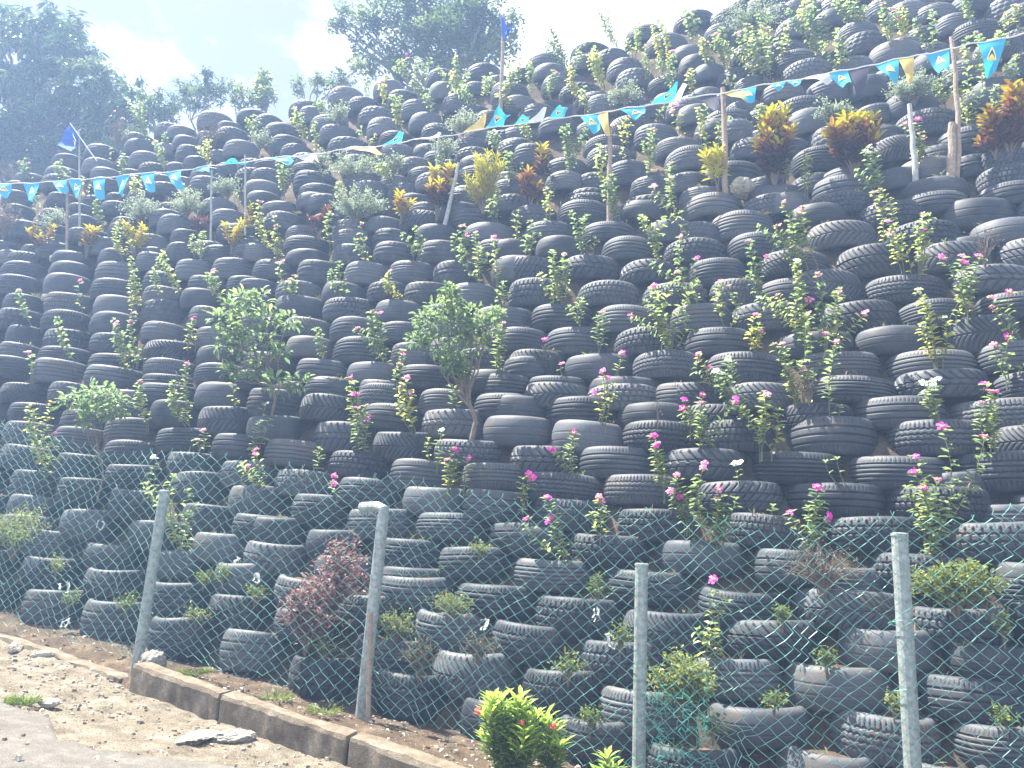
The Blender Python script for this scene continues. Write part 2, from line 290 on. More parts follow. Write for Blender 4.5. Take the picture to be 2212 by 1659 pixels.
TYRES[1,1]="""-60 240 -10 80;70 430 75 200;375 680 0 110;460 800 10 150;100 440 170 330;280 600 290 390;-240 70 270 370;-190 120 370 460;250 710 370 520;-180 170 455 620;690 1010 230 390;1000 1300 60 200;975 1290 205 330;1265 1680 155 310;1600 1960 80 200;1680 2090 130 290;1640 1960 -30 110;1810 2260 255 420;700 1020 320 480;1030 1360 310 470;1400 1760 265 420;285 660 485 640;695 1040 445 630;1040 1400 430 610;1440 1800 410 610;1920 2290 400 560;5 400 590 770;385 780 585 790;790 1180 600 800;1175 1570 590 780;1555 1950 585 790;2060 2460 545 770;205 580 765 930;600 960 775 950;990 1330 770 940;1310 1680 765 960;1710 2090 780 990;-130 220 740 880;200 640 890 1060;615 1080 905 1100;1060 1490 925 1110;1460 1840 970 1110;1920 2340 985 1160;270 690 1080 1240;670 1080 1085 1280;1100 1470 1115 1290;1450 1850 1110 1250;2000 2390 1160 1350;290 700 1245 1430;680 1230 1255 1490;1195 1580 1295 1460;1520 1900 1260 1400;1770 2190 1350 1530;-20 390 1380 1560;385 830 1440 1640;820 1270 1465 1660;-150 260 1545 1690;1270 1750 1490 1700;490 880 1605 1780;1800 2330 1535 1720;920 1320 1620 1800;2160 2560 1420 1580"""
TYRES[2,1]="""-150 180 10 100;0 390 100 240;450 880 -10 110;390 870 60 240;1000 1390 0 90;910 1350 60 210;1450 2000 5 200;2000 2440 0 180;130 530 235 390;630 1060 235 390;1165 1560 225 420;1430 1790 250 400;1700 2260 160 390;230 620 365 540;-180 190 400 560;790 1230 380 580;1310 1850 385 590;1870 2330 340 550;-60 370 540 770;440 960 530 730;950 1420 580 780;1540 2000 560 780;2150 2620 500 700;0 460 740 990;580 1120 760 970;1120 1720 780 1000;1715 2170 745 980;-220 190 995 1170;180 720 955 1180;750 1250 970 1210;1390 1880 960 1190;1915 2420 940 1170;-150 320 1165 1390;320 850 1160 1400;900 1450 1175 1420;1520 2080 1160 1410;-10 460 1355 1590;465 1060 1375 1610;1050 1620 1370 1620;1670 2330 1375 1640;150 660 1575 1790;680 1260 1580 1800;1260 1800 1630 1830;-240 200 1570 1740;2130 2660 740 950"""
TYRES[3,1]="""-80 340 -10 120;340 900 -20 100;1060 1740 -20 110;1750 2330 -90 40;100 740 80 260;740 1390 60 270;1400 2140 30 280;2120 2680 10 210;300 930 230 440;930 1710 240 460;1705 2400 215 450;-130 545 480 680;545 1240 440 700;1245 1880 425 690;1965 2640 370 600;90 830 665 930;820 1500 695 940;1490 2300 610 850;-250 290 930 1180;420 1110 930 1210;1105 1700 930 1150;1780 2440 850 1070;60 740 1180 1380;740 1380 1145 1390;1480 2130 1065 1370;220 970 1355 1580;990 1770 1345 1590;1770 2460 1290 1540;330 1080 1575 1810;1070 1880 1520 1750;1930 2680 1550 1760"""
TYRES[0,2]="""40 470 0 180;-310 60 -20 160;450 860 0 160;940 1370 65 300;115 590 170 350;-280 150 160 340;555 1000 240 410;1240 1730 -10 150;1335 1800 150 390;1720 2260 0 230;70 560 335 540;-360 90 340 520;500 960 385 610;940 1410 305 540;1390 1900 385 600;1760 2260 200 440;1870 2370 440 650;40 520 550 770;-400 60 550 760;930 1450 505 710;520 970 620 850;1480 1950 590 790;1950 2450 670 890;130 560 765 1010;-320 120 730 920;950 1440 700 900;520 1000 830 1080;1530 2020 775 1020;100 570 975 1180;-320 150 950 1130;980 1430 920 1190;2010 2500 890 1140;1600 2090 1050 1310;560 1080 1110 1380;30 540 1150 1300;1150 1630 1205 1470;2040 2560 1140 1370;1700 2220 1310 1560;210 740 1280 1500;760 1320 1395 1620;-260 240 1430 1640;1330 1860 1460 1680;220 800 1510 1760;770 1330 1610 1840;1880 2430 1560 1790;-300 140 1180 1400"""
TYRES[1,2]="""-30 450 40 310;455 900 -50 110;415 900 95 340;920 1360 0 170;960 1510 170 400;1435 1900 45 250;1920 2500 75 290;1475 2020 210 460;-40 460 270 500;545 1050 330 600;1045 1580 400 660;1990 2587 270 530;1575 2170 460 690;110 680 500 730;660 1200 595 810;1190 1700 660 920;1800 2370 690 930;190 720 750 960;735 1290 820 1080;-170 330 930 1140;345 860 970 1230;1295 1830 895 1140;1810 2400 920 1190;830 1400 1080 1340;-40 480 1160 1380;1420 2050 1130 1380;465 980 1270 1500;2040 2620 1215 1450;1080 1640 1350 1590;-70 470 1390 1650;1610 2200 1430 1680;540 1060 1500 1700;1090 1650 1600 1850"""
TYRES[2,2]="""130 680 -20 120;660 1280 -20 190;1290 1850 -10 170;1850 2430 -20 170;-200 330 90 310;305 930 105 360;920 1570 155 360;1500 2060 165 330;375 970 310 600;955 1620 315 600;1640 2240 305 600;20 620 525 780;600 1210 545 830;1270 2050 550 830;2040 2880 580 870;140 810 765 1010;815 1420 790 1070;1560 2350 840 1110;210 820 1010 1280;940 1560 1080 1360;1850 2480 1140 1410;-150 520 1225 1500;520 1180 1315 1600;1275 2000 1375 1660;40 720 1530 1740;830 1540 1630 1920;2120 2680 1450 1690"""
TYRES[3,2]="""120 720 160 340;705 1500 100 370;1565 2400 110 360;120 950 290 630;950 1890 300 600;1880 2680 370 600;695 1500 610 910;1570 2500 590 930;140 1010 865 1160;1010 1900 890 1180;2100 2900 940 1180;500 1300 1150 1460;1480 2400 1190 1520;860 1700 1490 1800;1920 2700 1550 1760"""
TYRES[0,3]="""-320 240 60 340;235 800 130 430;755 1330 235 560;1310 1880 60 340;1330 1920 360 690;1830 2430 175 460;1940 2520 490 820"""
TYRES[1,3]="""190 760 20 240;190 760 290 540;740 1300 180 420;1070 1760 10 250;1760 2460 90 370;320 930 700 1080;880 1500 540 840;1400 2060 300 620;1040 1740 830 1250;1530 2350 650 1010;2050 2700 410 750;1800 2440 1050 1400"""
TYRES[2,3]="""230 930 195 520;990 1680 320 640;1620 2320 130 400;1800 2640 380 690;600 1320 575 920;120 800 810 1180;780 1520 980 1370;1560 2300 715 1060;1700 2560 1100 1440;400 1120 1210 1540;1160 2000 1440 1760"""
TYRES[3,3]="""230 1110 140 450;1200 2060 280 560;1960 2780 -30 200;2070 2900 260 570;610 1400 470 820;1500 2400 580 900;150 1020 770 1140;1250 2150 890 1250;530 1440 1170 1560;1570 2500 1260 1620;90 900 1510 1860;1060 1900 1590 1900"""
# ------------------------------------------------------------------ ground, verge, road, bank of earth
def kerb_q(s): return 4.92 - .15 * (np.clip(s, -9, 3) + 2.23)
K_BEG = -5.15                                            # the kerb starts here
def verge_z(s, q): 
    return soil_z(s) - .14 + .030 * hash_noise(s * 2.1, q * 2.1, 3) + .028 * hash_noise(s * 7, q * 7, 4) + .022 * hash_noise(s * 19, q * 19, 5)
def ground_z(s, q):
    near = np.exp(-((np.maximum(np.abs(s + 3) - 8, 0)) / 6) ** 2) * np.exp(-((np.maximum(-q, 0)) / 4) ** 2)
    n_in = .05 * hash_noise(s * 1.7, q * 1.7, 1) + .04 * hash_noise(s * 6, q * 6, 2) + .025 * hash_noise(s * 17, q * 17, 6)
    lip = np.clip((q - kerb_q(s)) / .9, 0, 1); lip = lip * lip * (3 - 2 * lip)
    left = np.clip((K_BEG - s) / .25, 0, 1)
    z_in = soil_z(s) + n_in * .8 - .14 * left * (1 - lip) - .10 * np.clip((q - 5.6) / .5, 0, 1)
    z_out = verge_z(s, q)
    rut = .05 * np.exp(-((q - kerb_q(s) + .05) / .10) ** 2) * left       # broken edge where the kerb is buried
    inner = q > kerb_q(s) + .07
    z_in = z_in - .07 * left * np.exp(-((q - kerb_q(s) - .35) / .22) ** 2)
    return np.where(inner, z_in, z_out + rut)
us = np.concatenate([[-220, -120, -60, -30, -18, -13, -11], np.arange(-9.6, 2.4, .045), np.arange(2.6, 7, .3), [9, 14, 25, 60, 120, 220]])
qs = np.concatenate([[-220, -120, -60, -25, -10, -4, -1, .5], np.arange(1.2, 6.9, .045), [7.5, 9, 12, 20, 60, 220]])
def gfn(S, Q):
    Z = ground_z(S, Q); P = S[..., None] * SV + Q[..., None] * QV; P[..., 2] = np.where(Q > 6.85, soil_z(S), Z); return P
V, F = grid(us, qs, gfn)
mb = MB(); mb.add(V, F.tolist())
cs = (us[:-1] + us[1:]) / 2; cq = (qs[:-1] + qs[1:]) / 2
C1, C2 = np.meshgrid(cs, cq, indexing='ij')
mb.mi = (C2.ravel() < kerb_q(C1.ravel()) + .04).astype(int).tolist()
tag(mb.build('ground', [M['soil'], M['verge']], smooth=True), 'sandy ground with a gravel verge below the tyre bank', 'ground', kind='structure')

# road: its ragged edge was read off the photograph
edge = np.array([(lambda P: (P @ SV, P @ QV))(on_soil(x, y, -.14)) for x, y in ((-80, 1492), (0, 1520), (60, 1538), (105, 1560), (140, 1605), (210, 1628), (330, 1640), (460, 1652), (620, 1668), (800, 1690))])
def road_q(s):
    e = np.interp(s, edge[:, 0], edge[:, 1]); return e + .10 * hash_noise(s * 3, s * 0 + 2, 8) + .07 * hash_noise(s * 11, s * 0, 9)
us = np.concatenate([[-220, -100, -40, -18, -12], np.arange(-9, 1.5, .04), [2, 4, 8, 20, 60, 220]])
ts = np.concatenate([np.linspace(0, 1.5, 40), [2, 3, 5, 9]])
def rfn(S, Tq):
    Q = road_q(S) - Tq; P = S[..., None] * SV + Q[..., None] * QV
    base = soil_z(S) - .14 + .030 * hash_noise(S * 2.1, Q * 2.1, 3)
    top = base + .024 + .010 * hash_noise(S * 7, Q * 7, 4) + .004 * hash_noise(S * 40, Q * 40, 5); lo = ground_z(S, Q) - .03
    P[..., 2] = np.where(Tq < .01, lo, np.maximum(top, ground_z(S, Q) + .004)); return P
V, F = grid(us, ts, rfn); mb = MB(); mb.add(V, F.tolist())
tag(mb.build('road', M['road'], smooth=True), 'pale worn asphalt road with a crumbling edge', 'road', kind='structure')

RIDGE_PX = [(10, 400), (60, 392), (125, 345), (200, 318), (312, 298), (420, 262), (475, 240), (560, 232), (668, 217), (748, 186), (848, 170), (950, 148), (1048, 132), (1181, 111), (1273, 85), (1406, 49), (1498, 15)]
RP = [on_bank(*p) for p in RIDGE_PX]; R_S = np.array([p @ SV for p in RP]); R_Z = np.array([p[2] for p in RP])
def ridge_z(s): return np.interp(s, R_S, R_Z) + np.clip(s - R_S[-1], 0, 3) * .25
def bank_q(z, off): return (WD + off - WN[2] * (z - EYE)) / math.hypot(WN[0], WN[1])
ss = np.concatenate([np.arange(-46, -16, 1.5), np.arange(-16, 9, .16), np.arange(9, 26, 1.5)])
tt = np.concatenate([np.linspace(0, 1, 90), 1 + np.linspace(.03, 1, 14) ** 2])
def hfn(S, Tt):
    rz = ridge_z(S) - .34; z0 = soil_z(S) - .1
    up = np.minimum(Tt, 1); Z = z0 + (rz - z0) * up
    Q = bank_q(Z, .36 + .09 * hash_noise(S * 3, Z * 3.6, 11) + .06 * hash_noise(S * 9, Z * 9, 12))
    bk = np.maximum(Tt - 1, 0); Q = Q + bk * 45; Z = Z + .3 * hash_noise(S * .7, Q * .7, 13) * np.minimum(bk * 6, 1) - bk * 3
    P = S[..., None] * SV + Q[..., None] * QV; P[..., 2] = Z; return P
V, F = grid(ss, tt, hfn); mb = MB(); mb.add(V, F.tolist())
tag(mb.build('hillside', M['hill'], smooth=True), 'steep brown earth slope held by rows of tyres', 'hillside', kind='structure')

# ------------------------------------------------------------------ tyres
R0, H0 = .32, .27
def tread(kind, th, y):
    """0..1 groove depth at angle th (radians) and height y in -1..1 across the tread"""
    def line(x, w): return np.clip(1.6 * (1 - np.abs(x) / w), 0, 1)
    fr = lambda a: np.abs((a % 1) - .5) * 2                    # triangle wave, 0 at the middle of the period
    d = np.zeros_like(th); ay = np.abs(y); tau = th / (2 * math.pi)
    k, v = kind[0], int(kind[1])
    if k == 'r':
        for g in ([-.62, -.2, .2, .62], [-.55, 0, .55], [-.7, -.35, 0, .35, .7])[v % 3]: d = np.maximum(d, line(y - g, .075))
        d = np.maximum(d, .6 * line(fr(tau * 70) , .30) * (ay > .78))
    if k == 'm':
        for g in ([-.5, -.1, .3, .62], [-.6, -.2, .2, .6])[v % 2]: d = np.maximum(d, line(y - g - .03 * np.sign(np.sin(tau * 2 * math.pi * 46)) * (v % 2), .075))
        d = np.maximum(d, line(fr(tau * 64 + .25 * y), .30) * (ay > .62)); d = np.maximum(d, .5 * line(fr(tau * 50 + .5 * y), .25) * (ay < .2))
    if k == 'c':
        n = (34, 26, 44)[v % 3]; d = np.maximum(d, line(fr(tau * n + (1.5, 1.0, 1.9)[v % 3] * ay ** .8 + (.12 * y if v else 0)), .34) * (ay > .08))
        if v != 1: d = np.maximum(d, line(y, .06))
        else: d = np.maximum(d, line(ay - .28, .06))
    if k == 'd':
        d = np.maximum(d, line(fr(tau * 36 + (1.4 if v == 0 else -1.2) * y), .30) * (np.abs(y - .25) > .12)); d = np.maximum(d, line(y - .25, .08)); d = np.maximum(d, line(y + .45, .06))
    if k == 'b':
        zz = .05 * (np.abs((tau * 40 % 1) - .5) * 4 - 1) if v != 1 else 0
        for g in (-.58, -.02, .56): d = np.maximum(d, line(y - g - zz, .085))
        row = np.floor((y + 1) * 2); d = np.maximum(d, line(fr(tau * (44, 56, 38)[v % 3] + .5 * row + .3 * y), .30))
    if k == 's':
        d = .35 * np.maximum(line(y - .3, .06), line(y + .35, .06))
    return d
def tyre_mesh(kind, nseg, ny, seed):
    rg = np.random.default_rng(seed); ph = rg.uniform(0, 6.28, 4)
    side_lo = [(.205, -.098), (.228, -.122), (.254, -.1345), (.277, -.131), (.293, -.117)]
    ys = np.linspace(-1, 1, ny)
    prof = side_lo + [(.302 + .018 * (1 - y * y), .098 * y) for y in ys] + [(r, -z) for r, z in side_lo[::-1]]
    ymap = np.array([-2] * 5 + list(ys) + [2] * 5)
    th = np.arange(nseg) * 2 * math.pi / nseg; TH, J = np.meshgrid(th, np.arange(len(prof)), indexing='ij')
    Rr = np.array([p[0] for p in prof])[J]; Z = np.array([p[1] for p in prof])[J]; Y = ymap[J]
    on = np.abs(Y) <= 1.0; depth = .015 * np.where(on, tread(kind, TH, np.clip(Y, -1, 1)), 0)
    if kind[0] == 's': depth = depth * .6
    shape = 1 + .016 * np.cos(2 * TH + ph[0]) + .008 * np.cos(3 * TH + ph[1])
    Rr = (Rr - depth) * shape; Z = Z * (1 + .03 * np.cos(TH + ph[2])) + .005 * np.cos(2 * TH + ph[3])
    P = np.stack([Rr * np.cos(TH), Rr * np.sin(TH), Z], -1).reshape(-1, 3); n = len(prof)
    i = np.arange(nseg)[:, None] * n + np.arange(n - 1)[None, :]; i2 = ((np.arange(nseg) + 1) % nseg)[:, None] * n + np.arange(n - 1)[None, :]
    F = np.stack([i, i2, i2 + 1, i + 1], -1).reshape(-1, 4)
    return P, F
KINDS = {'r': ['r0', 'r1', 'r2'], 'm': ['m0', 'm1'], 'c': ['c0', 'c1', 'c2', 'd0', 'd1'], 'b': ['b0', 'b1', 'b2'], 's': ['s0', 's1']}
TMESH = {}
for i, k in enumerate(sum(KINDS.values(), [])):
    P, F = tyre_mesh(k, 420, 46, 20 + i); mb = MB(); mb.add(P, F.tolist()); TMESH[k] = mb.mesh('tyre', M['rubber'], smooth=True)
TREAD_CODES = {(2, 1): "rsbrcsrbmrsbrrcrbrcccrcbbbbmrrrcrrbrcsmmrsrrr", (3, 1): "sbrrsbsbcbsmccccmcrcrrsscmrrrcrr",
               (1, 2): "rrcmrrrcsccsbrbrmbrsrsrmsrsrrcrsr", (2, 2): "cbccsrscsmbcrcrmmcbbbsbsrrr", (3, 2): "crmrmcrmrbrbbbs"}
WORDS = {'r': 'ribbed', 'm': 'mixed-tread', 'c': 'chevron-treaded', 'b': 'block-treaded', 's': 'worn smooth'}
TY = []
for (ti, tj), s_ in TYRES.items():
    codes = TREAD_CODES.get((ti, tj), "")
    for k_, t_ in enumerate(s_.split(';')):
        xl, xr, yt, yb = map(float, t_.split())
        xl, xr = ti * 553 + xl / 4, ti * 553 + xr / 4; yt, yb = tj * 414.75 + yt / 4, tj * 414.75 + yb / 4
        xc = (xl + xr) / 2; rg = random.Random(int(xc * 7 + yt * 13))
        front = on_bank(xc, yt); d = front - ORIGIN; hd = d * np.array([1, 1, 0]); hd /= np.linalg.norm(hd)
        zc = px(front)[2] + .3; u = (xc - 1106) / 1659
        D = (xr - xl) * zc / 1659 / math.sqrt(1 + u * u); D = min(max(D * (1.11 if yt < 1000 else 1.09), .62), .86)
        el = math.asin(d[2] / np.linalg.norm(d)); h = (yb - yt) * px(front)[2] / 1659 / math.cos(el)
        h = min(max(h, .29), .38) * rg.uniform(.99, 1.05)
        c = front + hd * D / 2 - np.array([0, 0, h * .43])
        if d[2] < 0: c[2] += d[2] / np.linalg.norm(d) * D * .5
        code = codes[k_] if k_ < len(codes) else None
        TY.append(dict(c=c, D=D, h=h, w=xr - xl, code=code, rg=rg, hd=hd, px=(xc, (yt + yb) / 2)))
# tyres half hidden deeper in the gaps
for row in range(44):
    z = .25 + row * .29
    for col in range(58):
        s0 = -16 + col * .60 + (row % 2) * .30
        if z > ridge_z(s0) - .1 or z < soil_z(s0) + .45: continue
        P = sqz(s0, bank_q(z, 0), z); p = px(P)
        if not (-420 < p[0] < 2700 and -300 < p[1] < 1950): continue
        wp = .66 * 1659 / p[2]; hp = .30 * 1659 / p[2]
        if any(abs(t['px'][0] - p[0]) < .62 * wp and abs(t['px'][1] - (p[1] + hp * .3)) < .62 * hp for t in TY if 'fill' not in t): continue
        rg = random.Random(row * 97 + col); d = P - ORIGIN; hd = d * np.array([1, 1, 0]); hd /= np.linalg.norm(hd)
        TY.append(dict(c=P + hd * .45 + np.array([0, 0, -.14]), D=rg.uniform(.6, .68), h=.29, w=0, code=None, rg=rg, hd=hd, px=(p[0], p[1]), fill=1))
TY.sort(key=lambda t: -t['w'])
far = MB(); fill = MB()
FAR_MESH = {k: tyre_mesh(k, 110, 20, 50 + i) for i, k in enumerate(['r0', 'r1', 'r2', 'm0', 'b0', 's0', 'c1'])}
TYRE_OBJS = []
for i, t in enumerate(TY):
    rg = t['rg']; rot = Matrix.Rotation(R_(rg.gauss(0, 1.4)), 4, 'X') @ Matrix.Rotation(R_(rg.gauss(0, 1.4)), 4, 'Y') @ Matrix.Rotation(rg.uniform(0, 6.28), 4, 'Z')
    # the front rim leans a little down towards the road
    ax = Vector((t['hd'][1], -t['hd'][0], 0)); rot = Matrix.Rotation(R_(rg.uniform(-.5, 2.5)), 4, ax) @ rot
    sc = Matrix.Diagonal((t['D'] / (2 * R0), t['D'] / (2 * R0), t['h'] / H0, 1)); mw = Matrix.Translation(t['c']) @ rot @ sc
    if i < 300:
        ch = t['code'] or rg.choice('rrrmmccbbss'); k = rg.choice(KINDS[ch])
        o = bpy.data.objects.new('tyre', TMESH[k]); COL.objects.link(o); o.matrix_world = mw
        tag(o, None, 'tyre', 'tyres stacked up the bank'); TYRE_OBJS.append((o, t['px'], ('%s black tyre' % WORDS[t['code']]) if t['code'] else 'old black tyre'))
    else:
        P, F = FAR_MESH[rg.choice(list(FAR_MESH))]; A = np.array(mw); far.add(P @ A[:3, :3].T + A[:3, 3], F.tolist(), rg.random())
    # earth packed inside the tyre
    a = np.arange(18) * 2 * math.pi / 18; rr = t['D'] * .37; zt = t['h'] * rg.uniform(.24, .36)
    ring = np.stack([rr * np.cos(a), rr * np.sin(a), np.full(18, zt)], 1); inner = ring * np.array([.55, .55, 1]) + np.array([0, 0, .02]) + RNG.normal(0, .012, (18, 3))
    Rm = np.array(rot)[:3, :3]; pts = np.concatenate([ring, inner, [[0, 0, zt + .03]]]) @ Rm.T + t['c']
    fill.add(pts, [(j, (j + 1) % 18, 18 + (j + 1) % 18, 18 + j) for j in range(18)] + [(18 + j, 18 + (j + 1) % 18, 36) for j in range(18)])
tag(far.build('tyre_mass', M['rubber_far'], smooth=True), 'smaller looking tyres stacked along the upper bank', 'tyres', 'tyres stacked up the bank', 'stuff')
tag(fill.build('soil_fill', M['soil'], smooth=True), 'brown earth packed inside the stacked tyres', 'soil', kind='stuff')
# ------------------------------------------------------------------ kerb, rubble, gravel, grass
def kpt(s, dq, z): return sqz(s, kerb_q(s) + dq, z)
rngk = random.Random(3)
for (a, b, lab) in ((-10.5, -5.3, 'sunken kerb edge left of the concrete lump, level with the verge'), (-5.13, -4.10, 'mossy concrete kerb block starting beside the concrete lump'), (-4.085, -2.86, 'long concrete kerb block below the bent-top fence post'), (-2.845, -1.0, 'concrete kerb block running out of the lower edge')):
    mb = MB(); n = 120; ss = np.linspace(a, b, n)
    sec = [(-.0, -.36), (.004, .0), (.016, .03), (.155, .034), (.168, .012), (.17, -.36)]
    V = []
    for i, s in enumerate(ss):
        e = .02 * (i in (0, n - 1)); low = -.14 if a < -9 else 0
        for j, (dq, dz) in enumerate(sec):
            w =   .011 * float(hash_noise(s * 14, j * 3.1, 21)) + .02 * float(hash_noise(s * 3, j * 1.7, 22))
            V.append(kpt(s, dq + w + (e if j < 3 else -e), soil_z(s) + dz + .03 + w - e + low))
    m = len(sec); F = [(i * m + j, i * m + j + 1, (i + 1) * m + j + 1, (i + 1) * m + j) for i in range(n - 1) for j in range(m - 1)] + [tuple(range(m)), tuple(range((n - 1) * m, n * m))[::-1]]
    mb.add(V, F); P = kpt((a + b) / 2, .08, soil_z((a + b) / 2) - .3)
    tag(mb.build('kerb_block', M['kerb'], loc=P), lab, 'kerb', 'kerb blocks along the verge')
def rock_thing(name, x, y, r, squash, m, lab, cat, dz=-.14, seed=1, sub=3, P=None):
    P = on_soil(x, y, dz) if P is None else P; mb = MB(); rock(mb, P, r, squash, seed, sub=sub)
    return tag(mb.build(name, M[m], loc=P), lab, cat)
rock_thing('concrete_lump', 326, 1440, .15, (.8, .8, 1.1), 'slab', 'rough concrete lump at the start of the kerb', 'concrete', 0.0, 4)
rock_thing('stone', 104, 1519, .07, (1.3, .8, .5), 'stone', 'pale stone beside the bright grass tuft on the verge', 'stone', -.12, 5)
rock_thing('stone', 36, 1402, .08, (1, .8, .9), 'stone', 'pale upright stone lying farthest left below the mesh', 'stone', -.10, 6)
rock_thing('stone', 92, 1417, .08, (1.3, .8, .6), 'stone', 'mossy stone in the ditch, between mesh and verge', 'stone', -.10, 7)
rock_thing('rubble_slab', 432, 1592, .17, (1.8, .7, .2), 'slab', 'thin broken slab of asphalt lying flat on the verge', 'rubble', -.13, 8)
rock_thing('rubble_slab', 505, 1592, .12, (1.3, .8, .4), 'slab', 'buff rubble lump beside the flat broken slab', 'rubble', -.12, 9)
rock_thing('stone', 1603, 408, .19, (1.15, .9, .75), 'stone', 'buff stone block resting on an upper tyre', 'stone', P=on_bank(1603, 408, .14), seed=13)
rock_thing('stone', 96, 637, .09, (1, .9, .8), 'stone', 'small white stone lodged between tyres at the left', 'stone', P=on_bank(96, 642, .06), seed=14)
rock_thing('stone', 480, 562, .13, (.9, .9, .8), 'stone', 'tan stone lodged beside a tyre below the bunting', 'stone', P=on_bank(122, 560, .1), seed=15)
# loose gravel over the verge
gm = MB(); rg = np.random.default_rng(5)
cube = np.array([(-1, -1, -1), (1, -1, -1), (1, 1, -1), (-1, 1, -1), (-.6, -.6, 1), (.7, -.6, 1), (.6, .7, 1), (-.7, .6, 1)], float); cf = [(0, 3, 2, 1), (4, 5, 6, 7), (0, 1, 5, 4), (1, 2, 6, 5), (2, 3, 7, 6), (3, 0, 4, 7)]
for i in range(13000):
    s = rg.uniform(-8.6, -1.2); qk = float(kerb_q(s)); q = rg.uniform(2.0, qk)
    if q < float(road_q(s)) and rg.random() < .82: continue
    if float(hash_noise(s * 2.3, q * 2.3, 51)) + .5 < rg.random() * .9: continue
    r = .004 + .017 * rg.random() ** 5; z = float(ground_z(np.float64(s), np.float64(q)))
    if q < float(road_q(s)): z += .02
    a = rg.uniform(0, 6.28); c_, s_ = math.cos(a), math.sin(a); Vv = (cube + rg.normal(0, .22, (8, 3))) * r * np.array([1, .8, .6])
    Vv = np.stack([Vv[:, 0] * c_ - Vv[:, 1] * s_, Vv[:, 0] * s_ + Vv[:, 1] * c_, Vv[:, 2]], 1)
    gm.add(Vv + sqz(s, q, z + r * .15), cf, rg.random())
for i in range(5000):                                     # on the soil behind the kerb
    s = rg.uniform(-8.6, 2); q = float(kerb_q(s)) + rg.uniform(.15, 1.5); r = .004 + .016 * rg.random() ** 5
    gm.add((cube + rg.normal(0, .22, (8, 3))) * r * np.array([1, .8, .6]) + sqz(s, q, float(ground_z(np.float64(s), np.float64(q))) + r * .15), cf, rg.random())
m, n, l, p = mat('gravel'); at = n.new("ShaderNodeAttribute"); at.attribute_name = "tint"
l.new(ramp(n, l, at.outputs["Fac"], [(0, (.05, .042, .036)), (.3, (.20, .16, .11)), (.7, (.36, .30, .22)), (1, (.62, .58, .5))]), p.inputs["Base Color"]); p.inputs["Roughness"].default_value = .9
tag(gm.build('gravel', m), 'loose pale gravel scattered over verge and soil', 'gravel', kind='stuff')
def tuft(P, r, h, n, m, name, lab, cat, group=None, spread=.6):
    mb = MB(); a = RNG.uniform(0, 6.28, n); rr = r * np.sqrt(RNG.uniform(0, 1, n)) * .5
    B = P + np.stack([rr * np.cos(a), rr * np.sin(a), np.zeros(n)], 1); a2 = a + RNG.normal(0, .7, n)
    D = np.stack([np.cos(a2) * spread, np.sin(a2) * spread, RNG.uniform(.5, 1.2, n)], 1)
    mb.leaves(B, D, np.tile([0, 0, 1.], (n, 1)) + RNG.normal(0, .3, (n, 3)), RNG.uniform(.5, 1, n) * h, .006 + .006 * RNG.random(n), RNG.random(n), droop=.35)
    return tag(mb.build(name, M[m], loc=P), lab, cat, group)
tuft(on_soil(48, 1520, -.12), .20, .075, 230, 'grass', 'grass_tuft', 'bright green grass tuft on the verge beside the road', 'grass', 'grass tufts on the ground')
for x, y, lab in ((598, 1512, 'thin grass tuft on soil behind the long kerb block'), (700, 1542, 'small grass tuft at the foot of the bent-top fence post'), (420, 1458, 'sparse grass tuft behind the first kerb block')):
    tuft(on_soil(x, y, .0), .22, .11, 110, 'grass', 'grass_tuft', lab, 'grass', 'grass tufts on the ground', .9)

# ------------------------------------------------------------------ chain link fence
FS = [-9.5, -6.6, -5.0, -3.2, -1.0, 1.2, 4.5]; FQ = [5.95, 5.86, 5.80, 5.84, 5.74, 5.62, 5.5]
def fence_q(s): return np.interp(s, FS, FQ)
def on_fence(x, y, dq=0.0):
    r = ray(x, y); lo, hi = 2.0, 14.0
    for _ in range(50):
        t = (lo + hi) / 2; P = ORIGIN + r * t
        if P @ QV < fence_q(P @ SV) + dq: lo = t
        else: hi = t
    return P
fence = empty('chain_link_fence', on_fence(785, 1545)); tag(fence, 'green chain link fence on grey steel posts at the foot of the tyres', 'fence')
floc = np.array(fence.location)
def fpart(mb, name, m, lab=None, parent=None, smooth=False):
    o = mb.build(name, m, parent=parent or fence, loc=floc, smooth=smooth)
    if lab: o['label'] = lab
    return o
def pipe(a, b, r, k=16):
    mb = MB(); a, b = np.asarray(a), np.asarray(b); t = np.linspace(0, 1, 5)[:, None]; mb.tube(a + (b - a) * t, r, k); return mb
for (tx, ty, bx, by, r, lab) in ((356, 1062, 290, 1474, .048, 'leaning post at the start of the kerb'), (828, 1112, 779, 1548, .050, 'post with an arm bent back over the tyres'), (1386, 1220, 1379, 1700, .047, 'short upright post'), (1943, 1155, 1974, 1700, .052, 'pale post farthest right')):
    b = on_fence(bx, by, .05); t = on_q(tx, ty, b @ QV); b = b - np.array([0, 0, .25]) * 1.0
    post = fpart(pipe(b, t, r), 'post', M['galv'], lab)
    if 'arm' in lab:
        mb = MB(); e = on_q(783, 1096, b @ QV + .16); mb.tube([t - np.array([0, 0, .05]), t + np.array([0, 0, .045]), t * .7 + e * .3 + np.array([0, 0, .05]), e], .046, 14); fpart(mb, 'arm', M['galv'], None, post)
    else:
        mb = MB(); mb.tube([t - np.array([0, 0, .01]), t + np.array([0, 0, .006]), t + np.array([0, 0, .012])], [r * 1.08, r * 1.08, r * .8], 16); fpart(mb, 'cap', M['galv'], None, post)
